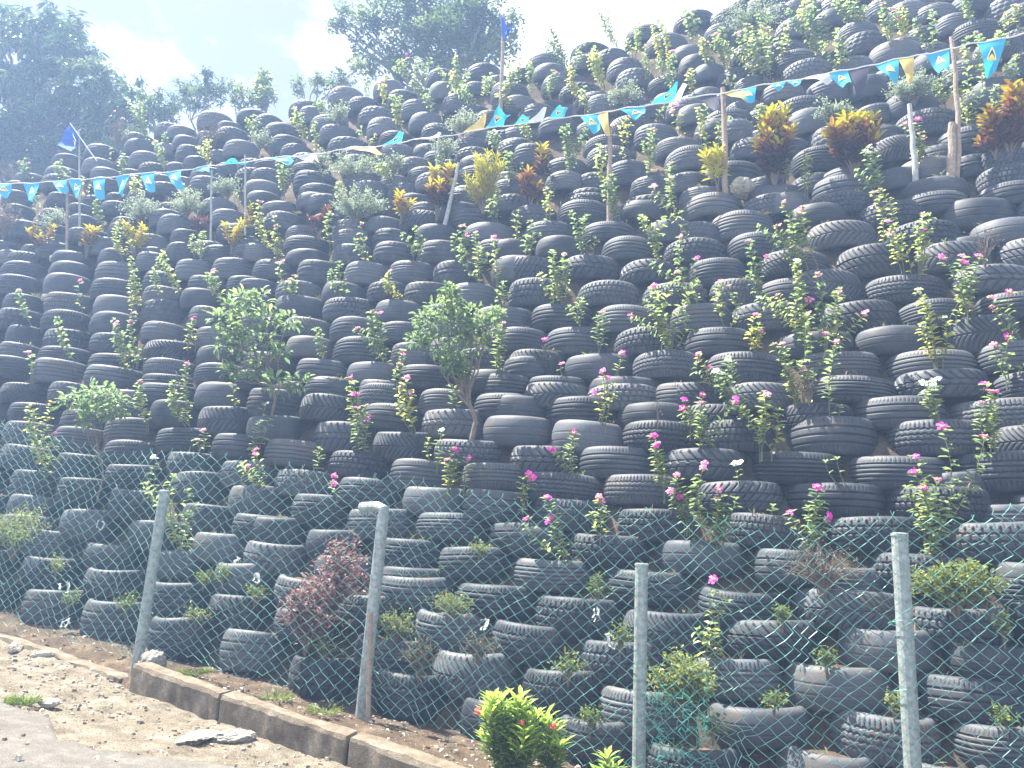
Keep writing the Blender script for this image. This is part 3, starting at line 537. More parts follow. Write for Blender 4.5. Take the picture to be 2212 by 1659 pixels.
TOP = [(-60, 905), (0, 915), (60, 925), (125, 950), (200, 962), (270, 985), (340, 978), (380, 975), (450, 985), (510, 1000), (560, 1020), (620, 1010), (700, 1025), (760, 1030), (850, 1020), (900, 1040), (960, 1058), (1040, 1070), (1110, 1088), (1250, 1100), (1390, 1092), (1440, 1118), (1540, 1110), (1600, 1128), (1700, 1140), (1800, 1118), (1880, 1122), (1960, 1108), (2060, 1105), (2110, 1108), (2175, 1088), (2260, 1090)]
TP = np.array([on_fence(*p) for p in TOP]); T_S = TP @ SV; T_Z = TP[:, 2]
def warp(s, z):
    """how the slack mesh sags and bellies"""
    ds = .045 * hash_noise(s * 1.3, z * 1.6, 31) + .04 * hash_noise(s * 4, z * 4, 32) + .016 * hash_noise(s * 13, z * 13, 45)
    dz = .05 * hash_noise(s * 1.1, z * 1.5, 33) + .04 * hash_noise(s * 4.4, z * 4.4, 34) + .014 * hash_noise(s * 13, z * 13, 46)
    dq = .12 * hash_noise(s * 1.2, z * 1.8, 35) + .04 * hash_noise(s * 6, z * 6, 36)
    c = np.exp(-(((s + .30) / .28) ** 2 + ((z - .35) / .3) ** 2))             # crumpled patch beside the short post
    ds = ds + c * .12 * hash_noise(s * 9, z * 9, 37) + c * (-.25) * (s + .3); dz = dz + c * .14 * hash_noise(s * 9, z * 9, 38); dq = dq + c * .1 * hash_noise(s * 8, z * 8, 39)
    low = np.clip((.45 - (z - soil_z(s))) / .45, 0, 1) ** 2                   # curling lower edge
    dz = dz + low * .10 * hash_noise(s * 5, z * 3, 40); dq = dq + low * .10 * hash_noise(s * 3, z * 5, 41); ds = ds + low * .06 * hash_noise(s * 7, z * 7, 42)
    return ds, dz, dq
wm = MB(); s_next = -9.8
for i in range(290):
    s0 = s_next; le = float(np.clip((1.0 - s0) / 6, 0, 1)); PITCH_S, STEP, WR = .0525 + .012 * le, .0455 + .009 * le, .0032 - .0004 * le
    s_next += PITCH_S
    if s0 > 4.2: break
    zb = float(soil_z(s0)) + .03 + .05 * float(hash_noise(s0 * 2, 1.0, 43)) - .16 * (s0 < K_BEG); zt = float(np.interp(s0, T_S, T_Z)) + .05 * float(hash_noise(s0 * 5, 2., 44))
    n = int((zt - zb) / STEP) + 1; k = np.arange(n); j = (k + i) % 2
    s = s0 + np.where(j == 0, -1, 1) * (PITCH_S * .52); z = zt - k * STEP; off = np.where(j == 0, -1, 1) * .003
    ds, dz, dq = warp(s, z); s = s + ds; z = z + dz; q = fence_q(s) - .02 + dq + off
    keep = z > soil_z(s) - .06
    if keep.sum() < 3: continue
    P = s[:, None] * SV + q[:, None] * QV; P[:, 2] = z; P = P[keep]
    if RNG.random() < .6: P = np.concatenate([[P[0] + SV * RNG.normal(0, .012) + np.array([0, 0, .03])], P])   # cut barb
    wm.tube(P, WR, 4, RNG.random(), cap=False)
fpart(wm, 'wire_mesh', M['wire'])
cm = MB()                                                 # torn piece of mesh crumpled beside the short post
for i in range(46):
    c = on_fence(RNG.uniform(1405, 1535), RNG.uniform(1500, 1650), RNG.uniform(-.10, .02)); k = RNG.integers(4, 9); d = SV * RNG.normal(0, .6) + np.array([0, 0, RNG.normal(0, .8)]); d /= np.linalg.norm(d); e = np.cross(d, QV)
    j = np.arange(k)[:, None]; cm.tube(c + d * j * .030 + e * np.where(j % 2 == 0, -.016, .016) + RNG.normal(0, .007, (k, 3)), .003, 4, cap=False)
fpart(cm, 'crumpled_mesh', M['wire_new'], 'crumpled teal tangle of torn wire mesh')
# loops of loose tie wire round the posts
for (x, y) in ((335, 1190), (310, 1320), (822, 1170), (815, 1255), (800, 1450), (1384, 1450), (1950, 1350), (1960, 1500)):
    c = on_fence(x, y, -.0); mb = MB(); a = np.linspace(0, 5.6, 22)
    mb.tube(c + np.stack([.058 * np.cos(a), .058 * np.sin(a) + .06, .012 * a - .03], 1), .0032, 5); fpart(mb, 'tie_wire', M['wire'])
# wooden stick tied to the bent-top post
b, t = on_fence(797, 1560, -.07), on_fence(801, 1322, -.07); b[2] -= .1
tag(pipe(b, t, .020, 9).build('wooden_stake', M['wood'], loc=b), 'brown wooden stake beside the bent-top fence post', 'stake')
# weeds and dead grass sprouting where earth shows between the tyres
wd = MB()
for t in TY[:470]:
    if t['rg'].random() < .35: continue
    for _ in range(t['rg'].randint(1, 3)):
        a = RNG.uniform(0, 6.28); n = int(RNG.integers(5, 16)); rr = t['D'] * RNG.uniform(.18, .46)
        B = t['c'] - t['hd'] * rr * abs(math.sin(a)) + SV * rr * math.cos(a) + np.array([0, 0, t['h'] * .36]); B = B + RNG.normal(0, .025, (n, 3)) * np.array([1, 1, .2])
        D = np.stack([RNG.normal(0, .5, n), RNG.normal(-.1, .5, n), RNG.uniform(.3, 1.2, n)], 1)
        wd.leaves(B, D, np.tile([0, 0, 1.], (n, 1)) + RNG.normal(0, .4, (n, 3)), RNG.uniform(.04, .11, n), RNG.uniform(.006, .016, n), np.clip(RNG.normal(.45, .3, n), 0, 1), droop=.4)
tag(wd.build('ground_weeds', M['weed']), 'tiny weeds and dead grass in the earth between tyres', 'weeds', kind='stuff')
# bits of plastic caught behind the mesh
for i, (x, y, lab) in enumerate(((215, 1120, 'torn white plastic scrap on a tyre rim behind the mesh'), (140, 1255, 'white plastic strip hanging left of the leaning post'), (150, 1335, 'white plastic strip under the topmost hanging one'), (520, 1200, 'white plastic scrap on a tyre between the first posts'), (553, 1232, 'small white scrap above the maroon shrub at its left'), (1050, 1335, 'torn white rag on a tyre beside the dry weeds'), (1287, 1312, 'curl of white plastic left of the short post'), (1315, 1370, 'white fibre tangle against the short post'))):
    P = on_bank(x, y, -.12); mb = MB()
    for k in range(3):
        m_ = 7; a = RNG.normal(0, 1, 3); pts = P + np.cumsum(RNG.normal(0, .014, (m_, 3)) + np.array([0, 0, -.012]), 0); side = np.cross(a, [0, 0, 1.]); side = side / np.linalg.norm(side) * .009
        V = np.concatenate([pts - side, pts + side * (1 + .5 * RNG.random())]); mb.add(V, [(q_, q_ + 1, m_ + q_ + 1, m_ + q_) for q_ in range(m_ - 1)])
    tag(mb.build('plastic_scrap', M['plastic'], loc=P), lab, 'litter')
# ------------------------------------------------------------------ stakes, bunting, flags
def stake(name, xb, yb, xt, yt, r, m, lab, off=.10, cat='stake', group=None, bend=.0):
    b = on_bank(xb, yb, off); t = on_q(xt, yt, b @ QV - .0); f = b - np.array([0, 0, .25]); mb = MB(); n = 9
    tt = np.linspace(0, 1, n)[:, None]; pts = f + (t - f) * tt + (bend * np.sin(tt * 3.14) + .006 * RNG.normal(size=(n, 1))) * SV
    mb.tube(pts, np.linspace(r * .95, r * .7, n), 9); return tag(mb.build(name, M[m], loc=b), lab, cat, group), b, t
SG = 'stakes holding up the bunting'
ST = {}
for key, a in dict(
    s1=(149, 542, 146, 388, .030, 'wood', 'pale wooden stake farthest left under the bunting'),
    s3=(459, 518, 457, 368, .022, 'greywood', 'thin grey stake beside a small maroon croton'),
    s4=(534, 512, 530, 335, .020, 'greywood', 'thin dark stake rising from a yellow croton'),
    s5=(946, 375, 948, 286, .034, 'greywood', 'grey stake under the white pennant above the crotons'),
    s7=(1315, 468, 1318, 274, .040, 'wood', 'wooden stake at the end of the yellow hanging pennant'),
    s8=(1567, 415, 1562, 190, .048, 'wood', 'straight wooden stake behind the small yellow croton'),
    s9=(2063, 378, 2055, 80, .036, 'wood', 'tall thin crooked stake beside the largest blue pennant')).items():
    o, b, t = stake('bunting_stake', *a[:6], a[6], group=SG, bend=.04 if key == 's9' else .0); ST[key] = t
stake('bunting_stake', 2052, 378, 2057, 266, .062, 'wood', 'thick short stake strapped to the tall crooked one', .08)
stake('bunting_stake', 1976, 375, 1965, 225, .040, 'greywood', 'bare grey stake with a periwinkle around it', .08)
stake('bunting_stake', 962, 460, 991, 352, .036, 'greywood', 'leaning grey stake left of the narrow-leaved yellow croton', .02)
o, b, t177 = stake('flag_stake', 177, 505, 171, 285, .024, 'greywood', 'grey stake carrying the blue flag at the left', .05)
LINE = [(-30, 398), (146, 388), (390, 366), (530, 347), (665, 332), (800, 315), (948, 294), (1090, 270), (1315, 239), (1450, 217), (1563, 198), (1800, 155), (2055, 103), (2212, 71), (2260, 60)]
SQ = {(146): 's1', 530: 's4', 948: 's5', 1315: 's7', 1563: 's8', 2055: 's9'}
kx = sorted(SQ); kq = [ST[SQ[x]] @ QV - .05 for x in kx]
def line_q(x): return float(np.interp(x, kx, kq))
def line_y(x): return float(np.interp(x, [p[0] for p in LINE], [p[1] for p in LINE])) + 3.0 * abs(math.sin(x * .021)) + 1.2 * math.sin(x * .11)
def on_line(x): return on_q(x, line_y(x), line_q(x))
bunt = empty('bunting', on_line(1315)); bloc = np.array(bunt.location)
tag(bunt, 'string of small blue, yellow, white and black pennants across the tyres', 'bunting')
xs = np.linspace(-30, 2260, 140); mb = MB(); mb.tube([on_line(x) for x in xs], .010, 5); mb.build('string', M['string'], bunt, bloc)
def pennant(x, wpx, dx, dy, col, side=1, name='pennant', parent=None, loc=None, tipw=.38):
    A, B = on_line(x - wpx / 2), on_line(x + wpx / 2); q = line_q(x); T = on_q(x + dx, line_y(x) + dy, q - .10)
    nu, nv = 9, 11; ph = RNG.uniform(0, 6.28); wav = RNG.uniform(.25, .8) * np.linalg.norm(B - A) * .32
    uv = lambda a, b: (A * (1 - a) + B * a) * (1 - b) + (T + (B - A) * (a - .5) * tipw) * b - QV * (wav * b * math.sin(ph + 3.2 * b + 2.5 * a)) + np.array([0, 0, .5 * wav * b * math.cos(ph + 4 * a + 2 * b)])
    V = [uv(i / (nu - 1), j / (nv - 1)) for i in range(nu) for j in range(nv)]
    F = [(i * nv + j, (i + 1) * nv + j, (i + 1) * nv + j + 1, i * nv + j + 1) for i in range(nu - 1) for j in range(nv - 1)]
    m = MB(); m.add(V, F); o = m.build('pennant', M[col], bunt, bloc, smooth=True)
    if col == 'blue':
        tri = lambda pts, mi, mm, off: mm.add([uv(*p) - QV * off for p in pts], [tuple(range(len(pts)))], mi=mi)
        def filled(apex, bl, br, mi, mm, off):
            n = 5; pts = []
            for r in range(n + 1):
                for c in range(r + 1):
                    f = r / n; g = c / r if r else 0; pts.append(((apex[0] * (1 - f) + (bl[0] * (1 - g) + br[0] * g) * f), (apex[1] * (1 - f) + (bl[1] * (1 - g) + br[1] * g) * f)))
            ix = lambda r, c: r * (r + 1) // 2 + c
            Fs = [(ix(r, c), ix(r + 1, c), ix(r + 1, c + 1)) for r in range(n) for c in range(r + 1)] + [(ix(r, c), ix(r + 1, c + 1), ix(r, c + 1)) for r in range(1, n) for c in range(r)]
            mm.add([uv(*p) - QV * off for p in pts], Fs, mi=mi)
        e = MB(); filled((.5, .20), (.20, .58), (.80, .58), 0, e, .004); filled((.5, .28), (.27, .56), (.73, .56), 1, e, .007); filled((.5, .40), (.25, .565), (.75, .565), 2, e, .010)
        e.build('emblem', [M['e_white'], M['e_black'], M['e_yellow']], o, bloc)
        o['label'] = 'sky blue pennant with a white, black and yellow triangle'
    else: o['label'] = {'white': 'plain white pennant', 'yellow': 'plain yellow pennant', 'navy': 'plain black pennant'}[col]
for a in ((10, 34, -2, 22, 'blue'), (68, 36, 0, 40, 'blue'), (128, 34, 8, 22, 'blue'), (161, 28, 6, 40, 'blue'), (214, 30, 1, 44, 'blue'), (265, 30, -2, 44, 'blue'), (318, 32, 8, 40, 'blue'), (374, 36, 12, 34, 'blue'),
          (435, 34, 14, 12, 'blue'), (495, 44, 26, -6, 'blue'), (605, 46, 18, 12, 'blue'), (660, 42, 26, 16, 'white'), (785, 48, 30, 14, 'yellow'), (845, 42, 22, -22, 'blue'), (918, 48, 28, -10, 'white'),
          (1022, 46, 22, -32, 'yellow'), (1066, 44, 24, -34, 'blue'), (1125, 34, 12, -18, 'blue'), (1155, 36, 20, -30, 'white'), (1200, 38, 18, -26, 'blue'), (1226, 34, 20, -38, 'navy'), (1272, 42, 16, 34, 'blue'), (1300, 26, 12, 48, 'yellow'),
          (1366, 56, 16, 20, 'blue'), (1430, 50, 26, -40, 'blue'), (1458, 24, 22, -36, 'white'), (1528, 40, 22, 36, 'navy'), (1585, 44, 26, 22, 'yellow'), (1614, 40, 8, 28, 'blue'), (1680, 34, 4, 12, 'blue'), (1715, 34, 6, 10, 'blue'),
          (1762, 56, 26, 12, 'white'), (1808, 46, 22, 30, 'blue'), (1856, 44, 2, 58, 'navy'), (1915, 52, 16, 40, 'blue'), (1957, 34, 10, 50, 'yellow'), (2025, 52, 14, 44, 'blue'), (2143, 62, -2, 70, 'blue')):
    pennant(*a)
# blue flag on a stick, left
fl = empty('blue_flag', t177); tag(fl, 'royal blue flag with triangle emblem on a slanting stick, upper left', 'flag'); fl0 = np.array(t177); q = t177 @ QV - .04
a, b = on_q(151, 266, q), on_q(209, 348, q); mb = MB(); mb.tube([a, (a + b) / 2, b], .012, 7); mb.build('stick', M['greywood'], fl, fl0)
A, B, C_, D_ = on_q(151, 268, q), on_q(171, 296, q), on_q(158, 330, q - .1), on_q(122, 312, q - .12)
def quad_cloth(A, B, C_, D_, amp, ph=0, nu=10, nv=8):
    f = lambda u, v: (A * (1 - u) + B * u) * (1 - v) + (D_ * (1 - u) + C_ * u) * v - QV * amp * v * math.sin(ph + 6 * v + 2 * u)
    return f, [f(i / (nu - 1), j / (nv - 1)) for i in range(nu) for j in range(nv)], [(i * nv + j, (i + 1) * nv + j, (i + 1) * nv + j + 1, i * nv + j + 1) for i in range(nu - 1) for j in range(nv - 1)]
f, V, F = quad_cloth(A, B, C_, D_, .05); mb = MB(); mb.add(V, F); cl = mb.build('flag_cloth', M['royal'], fl, fl0, smooth=True)
e = MB()
for mi, (pts, off) in enumerate((([(.55, .12), (.98, .30), (.98, .62)], .03), ([(.64, .22), (.97, .36), (.97, .56)], .036), ([(.80, .36), (.97, .40), (.97, .54)], .042))): e.add([f(*p) - QV * off for p in pts], [(0, 1, 2)], mi=mi)
e.build('emblem', [M['e_white'], M['e_black'], M['e_yellow']], cl, fl0)
# dark blue flag on the ridge
b = on_bank(1082, 240, .1); t = on_q(1088, 30, b @ QV); fl = empty('dark_blue_flag', b); tag(fl, 'dark blue flag wrapped on a tall pole at the ridge', 'flag'); mb = MB(); mb.tube([b - np.array([0, 0, .2]), (b + t) / 2, t], [.045, .038, .026], 8); mb.build('pole', M['wood'], fl, b)
q = t @ QV - .03; f, V, F = quad_cloth(on_q(1080, 26, q), on_q(1085, 84, q), on_q(1096, 86, q - .1), on_q(1100, 66, q - .1), .10, 1.0); mb = MB(); mb.add(V, F)
f, V, F = quad_cloth(on_q(1093, 58, q), on_q(1095, 74, q), on_q(1112, 60, q - .1), on_q(1108, 58, q - .15), .05, 2.0); mb.add(V, F); mb.build('flag_cloth', M['royal'], fl, b, smooth=True)
# ------------------------------------------------------------------ plants growing out of the tyres
PLANTS = []                                              # (root, picture point, look) for labelling
def look_size(h): return 'tiny' if h < 26 else 'small' if h < 55 else 'tall' if h > 125 else ''
def flower(root, P, kind, r, face):
    face = face / np.linalg.norm(face); a = np.cross(face, [.2, .9, .4]); a /= np.linalg.norm(a); b = np.cross(face, a); mb = MB(); ph = RNG.uniform(0, 6)
    for k in range(5):
        t = ph + k * 2 * math.pi / 5; ring = [(0.08, 0), (.50, -.44), (.92, -.46), (1.08, 0), (.92, .46), (.50, .44)]
        V = [P + r * (rr * (math.cos(t + d) * a + math.sin(t + d) * b)) + face * r * (.12 - .22 * rr * rr + .08 * d) for rr, d in ring]
        mb.add(V, [(0, 1, 2, 3), (0, 3, 4, 5)])
    t = np.arange(6) * math.pi / 3; mb.add([P + r * .2 * (math.cos(x) * a + math.sin(x) * b) + face * r * .15 for x in t], [tuple(range(6))], mi=1)
    o = mb.build('flower', [FL[kind], M['eye'] if kind != 'w' else FL['w']], root, np.array(root.location)); return o
def vinca(xb, yb, xt, yt, n, fl, off=.06):
    b = on_bank(xb, yb, off); t = on_q(xt, yt, b @ QV - .04); H = np.linalg.norm(t - b); root = empty('periwinkle', b); st, lv = MB(), MB(); tops = []
    n = max(1, n) if n < 5 else int(n * .65); yel = RNG.uniform(-.1, .28) if RNG.random() < .9 else RNG.uniform(.28, .45); thin = 1.0 if RNG.random() < .8 else .55
    for k in range(n):
        f = 1.0 if k == 0 else RNG.uniform(.45, .95); sp = 0 if k == 0 else 1
        off_b = (SV * RNG.normal(0, .035) + QV * RNG.normal(0, .03)) * (n > 1)
        tip = b + (t - b) * f + sp * (SV * RNG.normal(0, .17 * H + .03) - QV * abs(RNG.normal(0, .10 * H)))
        m = 8; u = np.linspace(0, 1, m)[:, None]; bow = SV * RNG.normal(0, .06 * H) - QV * RNG.uniform(.02, .10) * H
        pts = b + off_b + (tip - b - off_b) * u + bow * np.sin(u * math.pi) ; pts = np.concatenate([[pts[0] - np.array([0, 0, .12])], pts])
        st.tube(pts, np.linspace(.0065, .0028, m + 1), 5)
        L = np.linalg.norm(tip - b); cnt = max(3, int(L / .033 * thin)); start = RNG.uniform(.04, .34) if L > .25 else .05
        w = np.linspace(start, 1, cnt); C = np.stack([np.interp(w * m, np.arange(m + 1), pts[:, i]) for i in range(3)], 1)
        ax = (tip - b) / L
        for side in (0, 1):
            a = np.arange(cnt) * 1.57 + side * math.pi + RNG.normal(0, .35, cnt) + RNG.uniform(0, 6)
            e1 = np.cross(ax, QV); e1 /= np.linalg.norm(e1); e2 = np.cross(ax, e1)
            rad = np.cos(a)[:, None] * e1 + np.sin(a)[:, None] * e2; up = RNG.uniform(.05, .6, cnt)[:, None]; D = rad + ax * up + RNG.normal(0, .1, (cnt, 3))
            Ln = RNG.uniform(.066, .100, cnt) * (.65 + .35 * np.sin(np.clip(w, 0, 1) * 2.6)) * (1.0 if H > .22 else .8)
            lv.leaves(C, D, np.tile(ax, (cnt, 1)) - rad * .3, Ln, Ln * RNG.uniform(.46, .58, cnt), np.clip(.50 + yel - .30 * (w - .5) + RNG.normal(0, .16, cnt), 0, 1), droop=.12)
        m2 = 5; a = np.arange(m2) * 1.26; D = np.stack([np.cos(a), np.sin(a), np.full(m2, 1.1)], 1); lv.leaves(np.tile(tip, (m2, 1)), D, np.tile([0, 0, 1.], (m2, 1)), .045, .018, .55)
        tops.append(tip)
    st.build('stem', M['stem'], root, b); lv.build('foliage', M['vinca'], root, b)
    if fl != 'n':
        for k, tp in enumerate(tops[:5]):
            if k and RNG.random() < .45: continue
            for j in range(1 + (RNG.random() < .45)):
                P = tp + np.array([0, 0, .022]) + RNG.normal(0, .022, 3) * (j > 0); face = np.array([0, 0, .7]) - QV * RNG.uniform(.3, 1.1) + RNG.normal(0, .3, 3)
                flower(root, P, ('m' if fl == 'p' and RNG.random() < .2 else fl), RNG.uniform(.031, .043), face)
    tag(root, None, 'flower plant' if fl != 'n' else 'plant', 'periwinkles growing out of the tyres')
    word = {'m': 'magenta-flowered', 'p': 'pink-flowered', 'w': 'white-flowered', 'n': 'leafy green'}[fl]
    lookw = ' '.join(x for x in (look_size(yb - yt), word, 'bushy' if n >= 6 else 'single-stemmed' if n == 1 else '', 'periwinkle') if x)
    PLANTS.append((root, ((xb + xt) / 2, (yb + yt) / 2), lookw)); return root
VINCA = """69 706 40 628 1 p;179 676 172 608 1 m;165 787 125 690 1 w;292 675 282 558 3 n;267 565 258 478 3 m;355 650 338 576 1 p;393 627 353 545 2 n;430 561 440 503 4 n;480 657 462 584 3 m;415 742 415 692 3 m;300 780 288 678 7 m;265 795 258 720 3 n;72 822 61 763 1 m;412 922 403 787 3 m;314 920 300 826 2 p;105 1020 112 872 4 p;330 1064 334 992 2 w;390 1185 372 1028 4 n;440 980 440 932 2 p;508 884 503 810 1 n;552 985 574 875 3 w;566 1060 550 975 6 m;603 561 594 470 4 p;576 532 562 438 2 p;714 537 712 460 1 n;790 562 782 485 3 m;900 564 898 492 5 n;1000 560 998 490 4 p;1033 610 1026 507 3 p;1070 605 1066 515 2 m;745 639 733 568 2 n;628 640 603 570 2 p;642 645 638 598 2 m;866 645 842 588 3 p;1088 660 1086 612 3 n;828 780 803 675 4 m;700 772 683 712 2 n;863 830 870 760 2 p;1075 800 1086 700 3 p;765 930 757 818 3 m;788 980 790 880 3 p;890 930 877 818 4 p;978 882 972 835 2 n;923 990 925 950 2 n;945 1000 953 932 1 w;972 1055 980 972 7 m;1003 1050 1012 994 1 m;685 1022 688 970 1 n;718 1072 722 1032 2 m;1131 1085 1140 1028 3 m;1231 1020 1240 938 4 m;1298 912 1301 805 4 m;1440 1060 1412 945 3 m;1490 1130 1462 1030 8 p;1538 1178 1518 1015 4 p;1555 1178 1590 1080 4 n;1594 1042 1588 1005 1 w;1303 1155 1293 1077 3 p;1208 1215 1180 1078 3 m;1548 1345 1541 1255 4 m;1546 1416 1535 1350 4 n;1186 472 1182 410 3 n;1143 548 1148 480 3 n;1113 512 1119 458 2 m;1263 545 1233 460 3 n;1281 546 1284 515 1 n;1326 460 1322 380 4 n;1400 380 1411 280 5 m;1451 468 1450 355 5 m;1473 502 1471 460 2 n;1413 560 1385 470 3 n;1501 652 1470 515 6 p;1445 757 1462 590 4 p;1436 735 1412 620 4 m;1648 647 1618 522 6 p;1571 705 1557 610 2 m;1630 758 1632 682 4 m;1222 652 1218 552 6 m;1195 651 1194 545 3 n;1251 702 1258 648 6 n;1296 757 1302 677 2 p;1341 806 1344 765 2 m;1213 808 1213 788 1 m;1178 757 1177 738 1 m;1540 828 1508 768 3 m;1513 967 1518 857 4 m;1500 925 1480 870 3 m;1722 575 1692 440 8 p;1753 577 1735 450 2 p;1945 585 1918 480 5 p;1920 520 1888 418 2 p;1989 588 1993 465 4 p;2076 682 2078 555 8 p;1740 740 1722 565 4 w;1782 750 1765 595 5 p;1815 745 1810 635 2 p;1722 705 1680 640 2 p;1720 860 1690 745 9 p;1730 850 1745 680 4 p;1792 902 1806 742 1 p;1615 905 1575 775 4 w;1658 972 1650 850 7 p;2025 785 1985 628 7 w;2018 902 2016 828 4 w;2141 975 2130 832 4 m;2192 815 2178 732 3 p;2200 735 2180 635 6 p;1811 1045 1808 993 2 n;1813 903 1814 880 1 n;1748 1185 1765 1055 8 m;2010 1200 2035 925 7 m;2000 1160 1978 990 4 m;1668 1112 1670 1095 1 n;1985 345 1955 270 4 m;1895 420 1880 322 4 w;1735 410 1740 330 6 m;1700 390 1698 325 2 m;2095 268 2085 137 8 w;2195 185 2195 122 6 p;2125 165 2108 72 5 p;2034 227 2034 175 3 n;1766 122 1755 0 9 m;1814 147 1806 65 6 n;1919 92 1906 10 5 m;1960 82 1945 15 4 n;2006 105 2012 25 5 w;2096 42 2075 -10 6 n;1861 50 1858 -10 4 n;1829 40 1812 -10 4 n;2200 60 2196 15 3 p;2176 68 2172 30 2 m;1150 195 1143 135 5 p;1119 178 1121 138 5 p;1223 145 1190 58 7 n;1303 187 1280 108 8 w;1188 202 1196 155 4 m;1246 215 1230 145 5 p;1325 98 1290 22 5 n;1374 125 1372 58 5 m;1438 137 1422 45 6 m;1400 155 1394 102 5 m;1452 190 1456 115 6 p;1498 197 1490 152 5 m;1496 88 1480 25 4 n;1535 140 1518 85 5 p;1571 140 1556 62 8 m;1626 155 1612 55 9 p;1656 165 1646 60 7 m;1585 195 1572 165 4 m;1470 285 1455 228 5 p;1526 310 1528 222 4 n;1310 410 1295 315 8 n;1351 345 1345 322 1 n;1188 412 1186 395 2 w;1231 365 1226 272 8 n;1140 300 1135 268 4 n;1640 265 1645 228 4 p;795 205 793 165 3 n;833 225 834 165 2 m;908 207 902 128 7 p;880 165 868 130 4 m;990 200 985 125 4 p;973 192 945 148 5 n;1028 232 1012 160 9 n;862 275 846 208 4 n;660 300 637 235 4 w;686 325 680 265 6 n;808 315 811 293 3 p;612 420 600 350 7 p;781 298 780 275 2 n;845 390 830 355 4 w;1072 322 1066 285 4 w;1095 400 1092 330 3 n;735 430 733 395 3 n;955 370 955 325 5 w;1098 225 1096 180 4 n;1075 475 1078 415 3 n;62 390 54 345 5 p;140 392 132 347 4 w;262 380 266 335 6 n;242 345 240 322 1 n;357 362 335 305 5 p;360 312 358 288 3 n;315 297 305 222 9 p;452 350 445 305 6 n;545 290 548 250 4 n;183 425 180 385 3 n;297 425 290 385 3 n;398 425 390 395 4 n;225 487 212 432 3 p;78 445 74 415 2 n;512 440 505 418 2 n;1240 160 1262 100 5 n;1105 190 1100 140 5 n;1690 120 1700 55 6 n;1640 100 1660 30 6 w;1740 60 1735 5 5 n;2150 120 2158 70 4 n;2140 250 2150 190 5 w;1560 300 1575 255 3 n;1420 255 1440 215 4 n;1350 300 1362 255 3 n;1265 235 1262 190 4 n;1045 215 1060 160 5 n;700 245 690 215 4 n;930 240 925 195 4 n"""
for row in VINCA.split(';'):
    f = row.split(); vinca(*map(float, f[:4]), int(f[4]), f[5])

def clump(name, xc, yb, yt, wpx, m, lab, cat, kind='fine', group=None, n=900, leaf=.034, off=.05, twigs=26, lean=0.0, P=None, flowers=()):
    """bush of many fine twigs fanning out of one foot, leaves all along them"""
    b = on_bank(xc, yb, off) if P is None else P; t = on_q(xc, yt, b @ QV - .08); H = max(np.linalg.norm(t - b), .06); Wd = wpx / 1659 * px(b)[2]
    root = empty(name, b); tw, lv = MB(), MB(); C, D = [], []
    for k in range(twigs):
        a = RNG.uniform(-1, 1); dp = RNG.uniform(-1, .6)
        tip = b + SV * (a * Wd * .5 + lean * H) + QV * dp * Wd * .32 + np.array([0, 0, 1.]) * H * RNG.uniform(.45, 1.0) * math.sqrt(max(1 - .75 * a * a, .1))
        m_ = 7; u = np.linspace(0, 1, m_)[:, None]; pts = b + (tip - b) * u + np.array([0, 0, 1.]) * (.10 * H * np.sin(u * 3.14)) + RNG.normal(0, .012, (m_, 3)) * u; pts[0, 2] -= .08
        tw.tube(pts, np.linspace(.005, .0016, m_), 4)
        c = max(4, n // twigs); w = RNG.uniform(.22, 1, c); C.append(np.stack([np.interp(w * (m_ - 1), np.arange(m_), pts[:, i]) for i in range(3)], 1) + RNG.normal(0, .02 + .02 * H, (c, 3)))
    C = np.concatenate(C); k = len(C); D = rnd_dir(k, -.3, 1); L = RNG.uniform(.6, 1.2, k) * leaf
    lv.leaves(C, D, rnd_dir(k, .2, 1), L, L * .5, np.clip(.35 + .5 * (C[:, 2] - b[2]) / H * .6 + RNG.normal(0, .22, k), 0, 1))
    tw.build('twigs', M['twig'], root, b); lv.build('foliage', M[m], root, b)
    for (fx, fy, fk) in flowers: flower(root, on_q(fx, fy, b @ QV - .2), fk, .045, np.array([0, 0, .6]) - QV)
    return tag(root, lab, cat, group)
GB_ = 'fine-leaved shrubs on the tyre bank'
for a in ((770, 478, 402, 135, 'pale mounded shrub, left of the yellow-brown crotons', 1900), (768, 385, 332, 165, 'flat spreading pale shrub just under the string', 1700), (300, 478, 420, 112, 'round pale shrub above the bright yellow croton', 1300), (405, 462, 412, 125, 'wide pale shrub between two bunting stakes', 1500), (492, 425, 378, 84, 'fine pale shrub left of the thin dark stake', 900),
          (112, 498, 445, 74, 'pale shrub behind a yellow-topped croton at the left', 800), (1350, 222, 180, 88, 'low fine shrub above the blown-up blue pennant', 900), (1620, 70, 5, 155, 'large feathery shrub at the top edge of the bank', 1900), (1000, 288, 240, 92, 'fine shrub above the upturned yellow pennant', 900), (958, 345, 290, 66, 'fine pale shrub around the grey stake', 700),
          (850, 375, 325, 64, 'fine shrub to the right of the spreading pale one', 600), (1800, 262, 212, 88, 'fine dark shrub left of the big maroon croton', 900), (1975, 218, 150, 112, 'dense fine shrub behind the yellow pennant', 1200), (730, 262, 226, 92, 'low shrub with brownish tips near the ridge', 800), (562, 320, 275, 62, 'small pale shrub near the ridge, left', 500), (692, 360, 322, 60, 'small pale shrub below the white pennant', 450)):
    clump('fine_shrub', *a[:4], 'grey_leaf', a[4], 'shrub', group=GB_, n=int(a[5] * 1.3), leaf=.04, twigs=40)
clump('yellow_green_shrub', 30, 1200, 1085, 175, 'yellow_leaf', 'yellow-green feathery shrub behind the mesh at the far left', 'shrub', n=1700, leaf=.034, twigs=44)
clump('yellow_green_shrub', 1470, 1530, 1405, 150, 'yellow_leaf', 'round yellow-green bush beside the short post', 'shrub', n=1900, leaf=.042, twigs=40, off=-.02)
